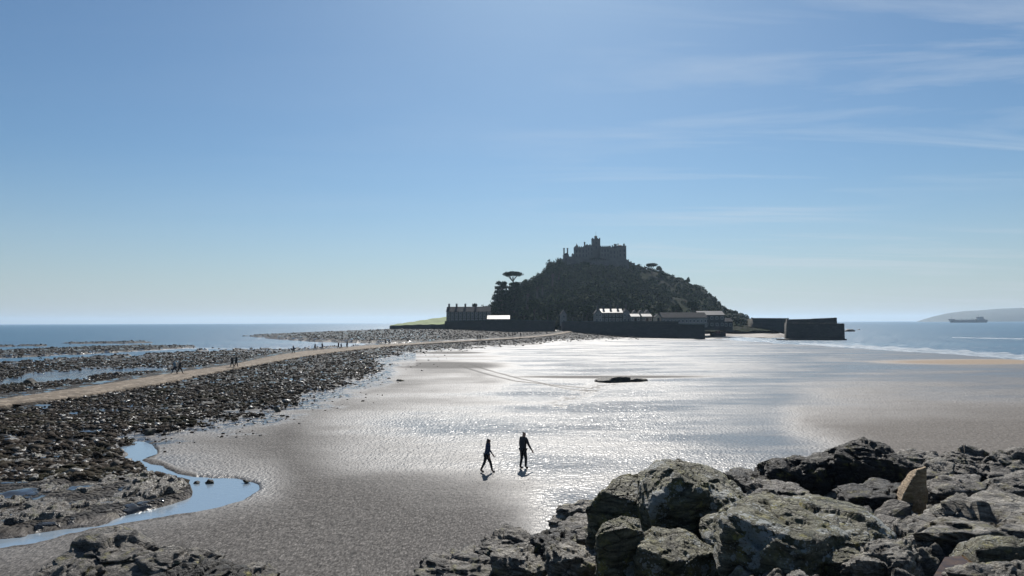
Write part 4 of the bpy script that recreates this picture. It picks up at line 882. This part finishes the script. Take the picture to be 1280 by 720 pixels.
# (left terrace with four tall chimneys)
house(558, 613, 383.6, 389.5, 403, 345, 'long granite terrace with four chimneys beside the green field', 8, WALLG, SLATE, chim=(560.5, 570, 581, 594.5), rows=3, nwin=11, name='terrace_house', cheight=1.3)
house(609, 637, 394.4, 399, 402.5, 336, 'low building whose sloping roof shines white, above the left shore wall', 12, WALLG, SLATEL, rows=1, nwin=4, name='boathouse', cat='building')
house(645, 655, 401.0, 403.4, 406, 326, 'tiny shed with a bright roof just over the shore wall', 5, WALLG, SLATEL, rows=1, nwin=1, name='shed', cat='shed')
house(701, 708.5, 387.5, 393, 405, 335, 'narrow gabled house nearest the causeway end', 6, WALLW, SLATE, True, rows=2, nwin=1)
# village, left to right
house(744, 752.5, 386, 391.5, 403, 322, 'gable-fronted house at the left end of the village row', 7, WALLW, SLATE, True, chim=(748,), rows=2, nwin=2)
house(751.5, 778.5, 386.2, 391, 403, 324, 'long house with a glinting slate roof in the middle of the village row', 9, WALLG, SLATEL, chim=(756, 765, 774), rows=2, nwin=6)
house(779, 788, 385.8, 391.5, 403, 322, 'gable-fronted house right of the glinting long roof', 7, WALLW, SLATE, True, chim=(784,), rows=2, nwin=2)
house(791, 797, 387.5, 391.5, 402, 330, 'first of three small gables behind the village, leftmost', 6, WALLW, SLATE, True, rows=2, nwin=1)
house(799, 805, 387.5, 391.5, 402, 330, 'middle of the three small gables behind the village', 6, WALLW, SLATE, True, rows=2, nwin=1)
house(807, 813, 387.5, 391.5, 402, 330, 'rightmost of the three small gables, behind the lower cottages', 6, WALLW, SLATE, True, rows=2, nwin=1)
house(789, 800, 392.6, 395.8, 403, 316, 'low cottage with a bright roof before the three gables, left one', 7, WALLW, SLATEL, rows=1, nwin=3, door=1, name='cottage', cat='cottage')
house(803, 815, 392.6, 395.8, 403, 316, 'low cottage with a bright roof before the three gables, right one', 7, WALLW, SLATEL, rows=1, nwin=3, door=1, name='cottage', cat='cottage')
house(819.5, 826.5, 392.8, 396.3, 403, 306, 'small cream gabled hut with a dark doorway on the quay', 5, CREAM, SLATE, True, rows=1, nwin=1, door=0, name='quay_hut', cat='hut')
house(828, 884, 390.8, 397, 406.5, 304, 'long dark-roofed warehouse with a pale wall along the quay', 9, WALLW, SLATE, rows=1, nwin=12, name='warehouse', cat='warehouse')
house(874, 906, 389, 393.8, 410, 312, 'boathouse with a roof shining white by the harbour mouth', 9, WALLG, SLATEL, rows=2, nwin=5, name='boathouse', cat='building')
house(905, 916, 398, 402, 411, 312, 'small dark shed against the right end of the shining-roofed boathouse', 7, WALLG, SLATE, rows=1, nwin=2, name='shed', cat='shed')
# slipway at the causeway end
m_ = MB(); a = V(699, 413, 321); m_.prism([(a.y - 4, -.5), (a.y + 14, -.5), (a.y + 14, 3.2), (a.y - 4, .8)], 'x', a.x - 2.4, a.x + 2.6); tag(m_.build('slipway', plain('pale_stone', (.34, .31, .27), .7, .2, 1)), 'pale stone ramp climbing between the two dark walls at the causeway end', 'slipway')
# harbour shore behind the quay mouth
vs_ = []
for k in range(61):
    x = 862 + 126 * k / 60
    for j in range(15):
        f = j / 14; Yk = 292 + 130 * f; p = at(x, 410, Yk); z = -1.0 + 1.9 * sstep(0, .35, f - .06 * math.sin(x * .09)) + .3 * f
        vs_.append((p[0], Yk, z + .15 * float(vnoise(np.array([[p[0] * .2, Yk * .1, 0]]), 5)[0])))
n = NT('harbour_sand'); n.set(col=n.ramp(n.noise(.25, 6, .7, n.map((1, .5, 1))), [(.35, (.05, .042, .036)), (.5, (.13, .11, .09)), (.7, (.2, .175, .15))]), spec=.2, rough=.6, normal=n.bump(n.noise(.8, 6, .7), 1, .4))
tag(link('harbour_beach', np_mesh('harbour_beach', vs_, grid_faces(61, 15)), n.m, smooth=True), kind='structure')
# east pier
wall('pier', 'far arm of the pier running low behind the harbour beach', 'pier', [(940, 398.3), (986, 398.6)], [(940, 405), (965, 409), (986, 414)], 312, 287, 6)
pr = wall('pier_end', 'massive dark block at the end of the pier, standing in the water', 'pier', [(983.5, 403.6), (1055.5, 404.4)], [(983, 422.5), (1056, 423.6)], 271, 268, 2.5, cap=False)
wall('pier_parapet', 'raised parapet along the back of the pier head', 'parapet', [(984, 399.2), (1015, 398.6), (1016, 398.2), (1030, 397.8), (1046, 397)], [(984, 405), (1046, 405)], 276, 276, 1.5, cap=False)
m_ = MB(); a = V(979, 422, 266); b = V(1057.5, 423.5, 266); m_.box(a.x, b.x, 265.3, 273, -1.5, .1); m_.build('footing', MASON, pr)
# small boat in the harbour
def boat_mesh(L, Bm, H):
    N = 14; vs_ = []
    for k in range(N + 1):
        f = k / N; w_ = Bm / 2 * (math.sin(math.pi * min(1, .18 + f * .82)) ** .6 if f < 1 else .02); sheer = H * (1 + .35 * (2 * f - .9) ** 2)
        for a, z in ((-1, sheer), (-.8, H * .4), (-.3, .05), (.3, .05), (.8, H * .4), (1, sheer)): vs_.append((-L / 2 + L * f, a * w_, z))
    return vs_, grid_faces(N + 1, 6).tolist()
bp = V(898, 418, 308); bo = empty('fishing_boat', (bp.x, bp.y, .35), .25); tag(bo, 'small dark fishing boat lying on the harbour sand', 'boat')
vs_, F = boat_mesh(7.5, 2.6, 1.3); F = F + [[k * 6 + j for j in (0, 5)] + [(k + 1) * 6 + j for j in (5, 0)] for k in range(14)]
link('hull', np_mesh('hull', vs_, F), plain('boat_paint', (.03, .04, .06), .4, .2), bo)
m_ = MB(); m_.box(-1.2, .6, -.7, .7, 1.0, 2.5, .08); m_.build('wheelhouse', plain('boat_red', (.16, .05, .045), .5, .2), bo); m_ = MB(); m_.cyl(1.4, 0, 1, 3.6, .05, seg=6); m_.build('mast', DOOR, bo)

# ------------------------------------------------------------------ far coast and ship
vs_ = []; prof = [(1150, 402.6), (1165, 400.5), (1180, 397), (1190, 393), (1200, 390.3), (1213, 388.6), (1225, 388.3), (1250, 386), (1270, 385), (1290, 384.5), (1340, 386), (1420, 383), (1560, 388), (1700, 384), (1900, 390), (2100, 402)]
for k in range(161):
    x = 1164 + 936 * k / 160; yt = np.interp(x, [p[0] for p in prof], [p[1] for p in prof]); zt = at(x, yt, 4900)[2] * sstep(1166, 1192, x)
    for j in range(13):
        f = j / 12; Yk = 4400 + 1100 * f; z = (zt + 20) * math.sin(math.pi * min(f * 1.15, 1) / 1) ** .55 - 20 if f < .87 else -20; p = at(x, 400, 4900)
        vs_.append((p[0], Yk, z + 3 * float(vnoise(np.array([[p[0] * .004, Yk * .004, 0]]), 8)[0]) * (1 if 0 < j < 12 else 0)))
n = NT('far_land'); n.set(col=n.ramp(n.noise(.004, 6, .6), [(.4, (.018, .028, .022)), (.6, (.035, .038, .03))]), rough=.9); tag(link('far_headland', np_mesh('far_headland', vs_, grid_faces(161, 13)), n.m, smooth=True), kind='structure')
YS = 2600; sp = V(1210, 403.2, YS); ship = empty('cargo_ship', (sp.x, YS, SEAZ)); tag(ship, 'dark tanker with its bridge at the stern anchored before the far headland', 'ship')
s = YS / FPX; HULL = plain('ship_hull', (.03, .035, .045), .5, .2, .1); UP = plain('ship_white', (.12, .13, .14), .5, .1, .1)
L = 46 * s; m_ = MB(); hz0 = 3.1 * s; m_.prism([(-L / 2, hz0 * 1.45), (-L / 2 + 3 * s, 0), (-L / 2 + 3 * s, -2), (L / 2 - 1.5 * s, -2), (L / 2, hz0), (L / 2, hz0 * 1.15), (L / 2 - 9 * s, hz0 * 1.15), (L / 2 - 9 * s, hz0), (-L / 2 + 5 * s, hz0 * .95), (-L / 2 + 5 * s, hz0 * 1.45)], 'y', -9, 9); m_.build('hull', HULL, ship)
m_ = MB(); m_.box(L / 2 - 13 * s, L / 2 - 3 * s, -8, 8, hz0, hz0 + 1.5 * s, .3); m_.box(L / 2 - 10.5 * s, L / 2 - 5 * s, -8, 8, hz0 + 1.5 * s, hz0 + 3.4 * s, .3); m_.box(L / 2 - 10.5 * s, L / 2 - 7.5 * s, -10, 10, hz0 + 3.4 * s, hz0 + 4.2 * s, .3); br_ = m_.build('superstructure', UP, ship)
m_ = MB(); m_.box(L / 2 - 5.6 * s, L / 2 - 3.8 * s, -3, 3, hz0 + 1.5 * s, hz0 + 4.2 * s, .3); m_.build('funnel', HULL, ship)
m_ = MB(); m_.box(L / 2 - 10.4 * s, L / 2 - 7.6 * s, -10.1, -9.9, hz0 + 3.6 * s, hz0 + 4.0 * s); m_.build('window', GLASS, br_)
for xx, hh_ in ((L / 2 - 9.5 * s, 8.0), (-L / 2 + 2.6 * s, 5.0)):
    m_ = MB(); m_.cyl(xx, 0, hz0, hz0 + (hh_ - 1) * s, .5, .25, 6); m_.box(xx - 2, xx + 2, -.3, .3, hz0 + (hh_ - 2.5) * s, hz0 + (hh_ - 2.3) * s); m_.build('mast', HULL, ship)
for xx in (-8, -2, 4): 
    m_ = MB(); m_.cyl(xx * s, 0, hz0, hz0 + 2.0 * s, .5, .4, 6); m_.tube([(xx * s, 0, hz0 + 1.9 * s), ((xx + 3.2) * s, 0, hz0 + 1.2 * s)], [.4, .3]); m_.build('deck_crane', HULL, ship)
m_ = MB(); m_.box(-L / 2 + 7 * s, L / 2 - 14 * s, -2, 2, hz0, hz0 + .7 * s, .2); m_.build('deck_pipes', UP, ship)

# ------------------------------------------------------------------ people
def skin(name, pts, edges, rads, mat, parent=None, sub=2, root=0):
    me = bpy.data.meshes.new(name); me.from_pydata(pts, edges, []); o = bpy.data.objects.new(name, me); C.objects.link(o)
    md = o.modifiers.new('s', 'SKIN'); md.use_smooth_shade = True
    for i, v in enumerate(me.skin_vertices[0].data): r = rads[i]; v.radius = r if isinstance(r, tuple) else (r, r); v.use_root = (i == root)
    o.modifiers.new('u', 'SUBSURF').levels = sub; o.modifiers['u'].render_levels = sub
    dg = bpy.context.evaluated_depsgraph_get(); dg.update(); me2 = bpy.data.meshes.new_from_object(o.evaluated_get(dg)); me2.name = name
    o.modifiers.clear(); o.data = me2; bpy.data.meshes.remove(me); me2.materials.clear(); me2.materials.append(mat)
    me2.polygons.foreach_set('use_smooth', [True] * len(me2.polygons))
    if parent: o.parent = parent
    return o
SKIN = plain('skin', (.30, .17, .12), .6, .1); HAIRD = plain('dark_hair', (.02, .015, .012), .6, .2); SHOE = plain('shoe', (.02, .02, .022), .6, .2)
def cloth(name, c): return plain(name, c, .85, .15, 8, .01, 60)
def person(loc, rz, h, label, jacket, trousers, stride=.25, arms=(.15, -.15), near=False, group=None, hair='short', bend=.05, wide=1.0, sub=2, knee=.12, armout=(.0, .0)):
    """body frame: +Y is forward, +X is the figure's right; every joint in fractions of the height"""
    g = lambda x, y, z: (x * h, y * h, z * h)
    P = {}; P['hem'] = g(0, 0, .475); P['pel'] = g(0, 0, .53); P['spi'] = g(0, bend * .3, .62); P['che'] = g(0, bend * .8, .735); P['neck'] = g(0, bend * 1.0, .835); P['hd0'] = g(0, bend * 1.1 + .01, .88); P['hd1'] = g(0, bend * 1.1 + .015, .945)
    for s_, nm in ((1, 'r'), (-1, 'l')):
        st_ = stride * s_; ar = arms[0 if s_ > 0 else 1]; ao = armout[0 if s_ > 0 else 1]
        P['hip' + nm] = g(.05 * s_, 0, .50); kx = .25
        P['kne' + nm] = g(.052 * s_, st_ * .48 + abs(knee) * .25 * (1 if st_ > 0 else .6), .275); P['ank' + nm] = g(.05 * s_, st_ - (.02 if st_ < 0 else 0), .045 + (.02 if st_ < -.05 else 0)); P['toe' + nm] = g(.055 * s_, st_ + .085, .018)
        P['sho' + nm] = g(.105 * s_ * wide, bend * .9, .80); P['elb' + nm] = g((.135 + ao * .5) * s_ * wide, bend + ar * .45, .635); P['wri' + nm] = g((.14 + ao) * s_ * wide, bend + ar + .03, .50); P['pal' + nm] = g((.14 + ao) * s_ * wide, bend + ar * 1.1 + .05, .455)
    names = [k for k in P if k != 'hem']; idx = {k: i for i, k in enumerate(names)}; pts = [P[k] for k in names]
    E = [('pel', 'spi'), ('spi', 'che'), ('che', 'neck'), ('neck', 'hd0'), ('hd0', 'hd1')]
    for q in 'rl': E += [('pel', 'hip' + q), ('hip' + q, 'kne' + q), ('kne' + q, 'ank' + q), ('ank' + q, 'toe' + q), ('che', 'sho' + q), ('sho' + q, 'elb' + q), ('elb' + q, 'wri' + q), ('wri' + q, 'pal' + q)]
    RD = dict(pel=(.075, .058), spi=(.072, .052), che=(.085, .06), neck=.030, hd0=.045, hd1=.050)
    for q in 'rl': RD.update({'hip' + q: .052, 'kne' + q: .034, 'ank' + q: .022, 'toe' + q: .018, 'sho' + q: .036, 'elb' + q: .024, 'wri' + q: .016, 'pal' + q: .018})
    rads = [RD[k] for k in names]; rads = [tuple(a * h for a in r) if isinstance(r, tuple) else r * h for r in rads]; edges = [(idx[a], idx[b]) for a, b in E]
    if near:   # five separate fingers and a nose and ears on the body
        for q, s_ in (('r', 1), ('l', -1)):
            base = Vector(P['pal' + q]); b0 = idx['pal' + q]; wv = Vector(P['wri' + q]); dn = (base - wv).normalized(); f_ = Vector((0, 1, 0))
            for k, (off, ln) in enumerate(((-.021, .036), (-.007, .043), (.007, .041), (.020, .033))):
                p1 = base + (f_ * off + dn * .022) * h; p2 = p1 + (dn * ln * .55 - Vector((s_ * .006, 0, 0))) * h; p3 = p2 + (dn * ln * .4 - Vector((s_ * .014, 0, 0))) * h
                i0 = len(pts); pts += [tuple(p1), tuple(p2), tuple(p3)]; rads += [.0055 * h, .005 * h, .0042 * h]; edges += [(b0, i0), (i0, i0 + 1), (i0 + 1, i0 + 2)]
            p1 = wv + (dn * .018 + f_ * .020) * h; p2 = p1 + (dn * .022 + f_ * .012) * h; i0 = len(pts); pts += [tuple(p1), tuple(p2)]; rads += [.006 * h, .005 * h]; edges += [(b0, i0), (i0, i0 + 1)]
        hd = Vector(P['hd0']); i0 = len(pts); pts += [tuple(hd + Vector((0, .055, .012)) * h)]; rads += [.008 * h]; edges += [(idx['hd0'], i0)]
    body = skin('person', pts, edges, rads, SKIN, None, sub)
    body.location = loc; body.rotation_euler = (0, 0, rz); tag(body, label, 'person', group)
    def cl(nm, keys, es, scale, mat, extra={}):
        ii = {k: i for i, k in enumerate(keys)}; rr_ = []
        for k in keys:
            r = extra.get(k, RD[k]); r = r if isinstance(r, tuple) else (r, r); rr_.append(tuple((a * scale + .004) * h for a in r))
        return skin(nm, [P[k] for k in keys], [(ii[a], ii[b]) for a, b in es], rr_, mat, body, sub)
    RD['hem'] = (.078, .062); cl('jacket', ['hem', 'pel', 'spi', 'che', 'neck', 'shor', 'elbr', 'wrir', 'shol', 'elbl', 'wril'], [('hem', 'pel'), ('pel', 'spi'), ('spi', 'che'), ('che', 'neck'), ('che', 'shor'), ('shor', 'elbr'), ('elbr', 'wrir'), ('che', 'shol'), ('shol', 'elbl'), ('elbl', 'wril')], 1.22 if near else 1.6, jacket, dict(neck=(.034, .034), pel=(.084, .064)))
    cl('trousers', ['pel', 'hipr', 'kner', 'ankr', 'hipl', 'knel', 'ankl'], [('pel', 'hipr'), ('hipr', 'kner'), ('kner', 'ankr'), ('pel', 'hipl'), ('hipl', 'knel'), ('knel', 'ankl')], 1.12 if near else 1.4, trousers, dict(pel=(.070, .055)))
    for q in 'rl': cl('shoe', ['ank' + q, 'toe' + q], [('ank' + q, 'toe' + q)], 1.25, SHOE)
    hp = Vector(P['hd1']); a_ = tuple(hp + Vector((0, -.006, .012)) * h); b_ = tuple(hp + Vector((0, -.026, -.02)) * h)
    if hair == 'long': skin('hair', [a_, b_, tuple(Vector(P['neck']) + Vector((0, -.035, .005)) * h), tuple(Vector(P['neck']) + Vector((0, -.042, -.04)) * h)], [(0, 1), (1, 2), (2, 3)], [.052 * h, .050 * h, .040 * h, .022 * h], HAIRD, body, sub)
    elif hair == 'hood': skin('hood', [tuple(hp + Vector((0, -.012, .004)) * h), b_, tuple(Vector(P['neck']) + Vector((0, -.02, 0)) * h)], [(0, 1), (1, 2)], [.058 * h, .056 * h, .042 * h], jacket, body, sub)
    else: skin('hair', [a_, b_], [(0, 1)], [.049 * h, .044 * h], HAIRD, body, sub)
    if near:
        for s_ in (-1, 1):
            e = MB(); bmesh.ops.create_uvsphere(e.bm, u_segments=8, v_segments=6, radius=.006 * h); e2 = e.build('eye', HAIRD, body, True); e2.location = Vector(P['hd0']) + Vector((s_ * .018, .043, .032)) * h
    return body
NAVY, BLUEG, BLACK, CHAR, PALEB, OLIVE, BROWN = cloth('navy_cloth', (.02, .028, .05)), cloth('blue_jacket', (.022, .035, .07)), cloth('black_cloth', (.014, .014, .016)), cloth('charcoal_cloth', (.03, .032, .036)), cloth('pale_blue_cloth', (.12, .19, .24)), cloth('olive_cloth', (.05, .05, .03)), cloth('brown_cloth', (.07, .04, .03))
wp = ground(608.5, 591.3); mp_ = ground(654, 586.5)
person((wp[0], wp[1], .02), R(-72), 1.62, 'woman in a blue jacket and dark leggings striding to the right across the wet sand', BLUEG, BLACK, .15, (-.05, .12), True, None, 'long', .05, .92)
person((mp_[0], mp_[1], .02), R(-50), 1.80, 'man in a dark jacket walking away on the glittering sand, right of the woman', CHAR, BLACK, .045, (.10, -.02), True, None, 'short', .02, 1.0, armout=(.035, 0))
WALK = 'walkers on the causeway'
FAR = [(218.3, 466.8, 1.70, PALEB, NAVY, 'walker in a pale blue coat, nearest on the causeway', 'hood', .8), (224.6, 467.2, 1.75, BLACK, BLACK, 'walker in black beside the one in the pale blue coat', 'short', .9),
 (290.3, 459, 1.72, BLACK, CHAR, 'dark-clad walker, left of the close pair on the causeway bend', 'short', .5), (295, 458.7, 1.75, BLACK, BLACK, 'dark-clad walker, right of the close pair on the causeway bend', 'short', .4),
 (367, 441.6, 1.75, NAVY, CHAR, 'lone walker in dark blue right after the causeway bend', 'hood', .6), (393.6, 437.9, 1.7, CHAR, BLACK, 'dark walker with arms out, left of the two single walkers', 'short', .7), (403, 437.1, 1.75, BLACK, NAVY, 'dark walker, right of the two single walkers', 'short', .4),
 (423, 435.9, 1.72, CHAR, CHAR, 'left walker of the group of three on the causeway', 'short', .5), (426.6, 436.0, 1.5, NAVY, BLACK, 'short walker in the middle of the group of three', 'short', .6), (433.6, 435.4, 1.82, BLACK, BLACK, 'bulky tallest walker at the right of the group of three', 'hood', .4),
 (482, 431.0, 1.68, CHAR, NAVY, 'far walker, left of the distant pair by the bay', 'short', .4), (486.3, 430.9, 1.74, BLACK, BLACK, 'far walker, right of the distant pair by the bay', 'short', .5), (597.2, 424.6, 1.7, OLIVE, BLACK, 'very distant walker, left one before the dark shore wall', 'short', .5), (600.2, 424.5, 1.75, BLACK, BLACK, 'very distant walker close beside the one in olive', 'short', .4), (651, 421.2, 1.75, BLACK, CHAR, 'farthest walker, below the tiny bright-roofed shed', 'short', .4)]
for i, (x, y, h_, jk, trs, lab, hr, sw) in enumerate(FAR):
    g = bground(x, y, .43); dirn = R(-50) if i % 2 else R(130)
    person((g[0], g[1], g[2] + .01), dirn, h_, lab, jk, trs, .18 * sw + .03, (-.08 * sw, .10 * sw), False, WALK, hr, .04, 1.2, sub=1, armout=(.03 * sw, .02))
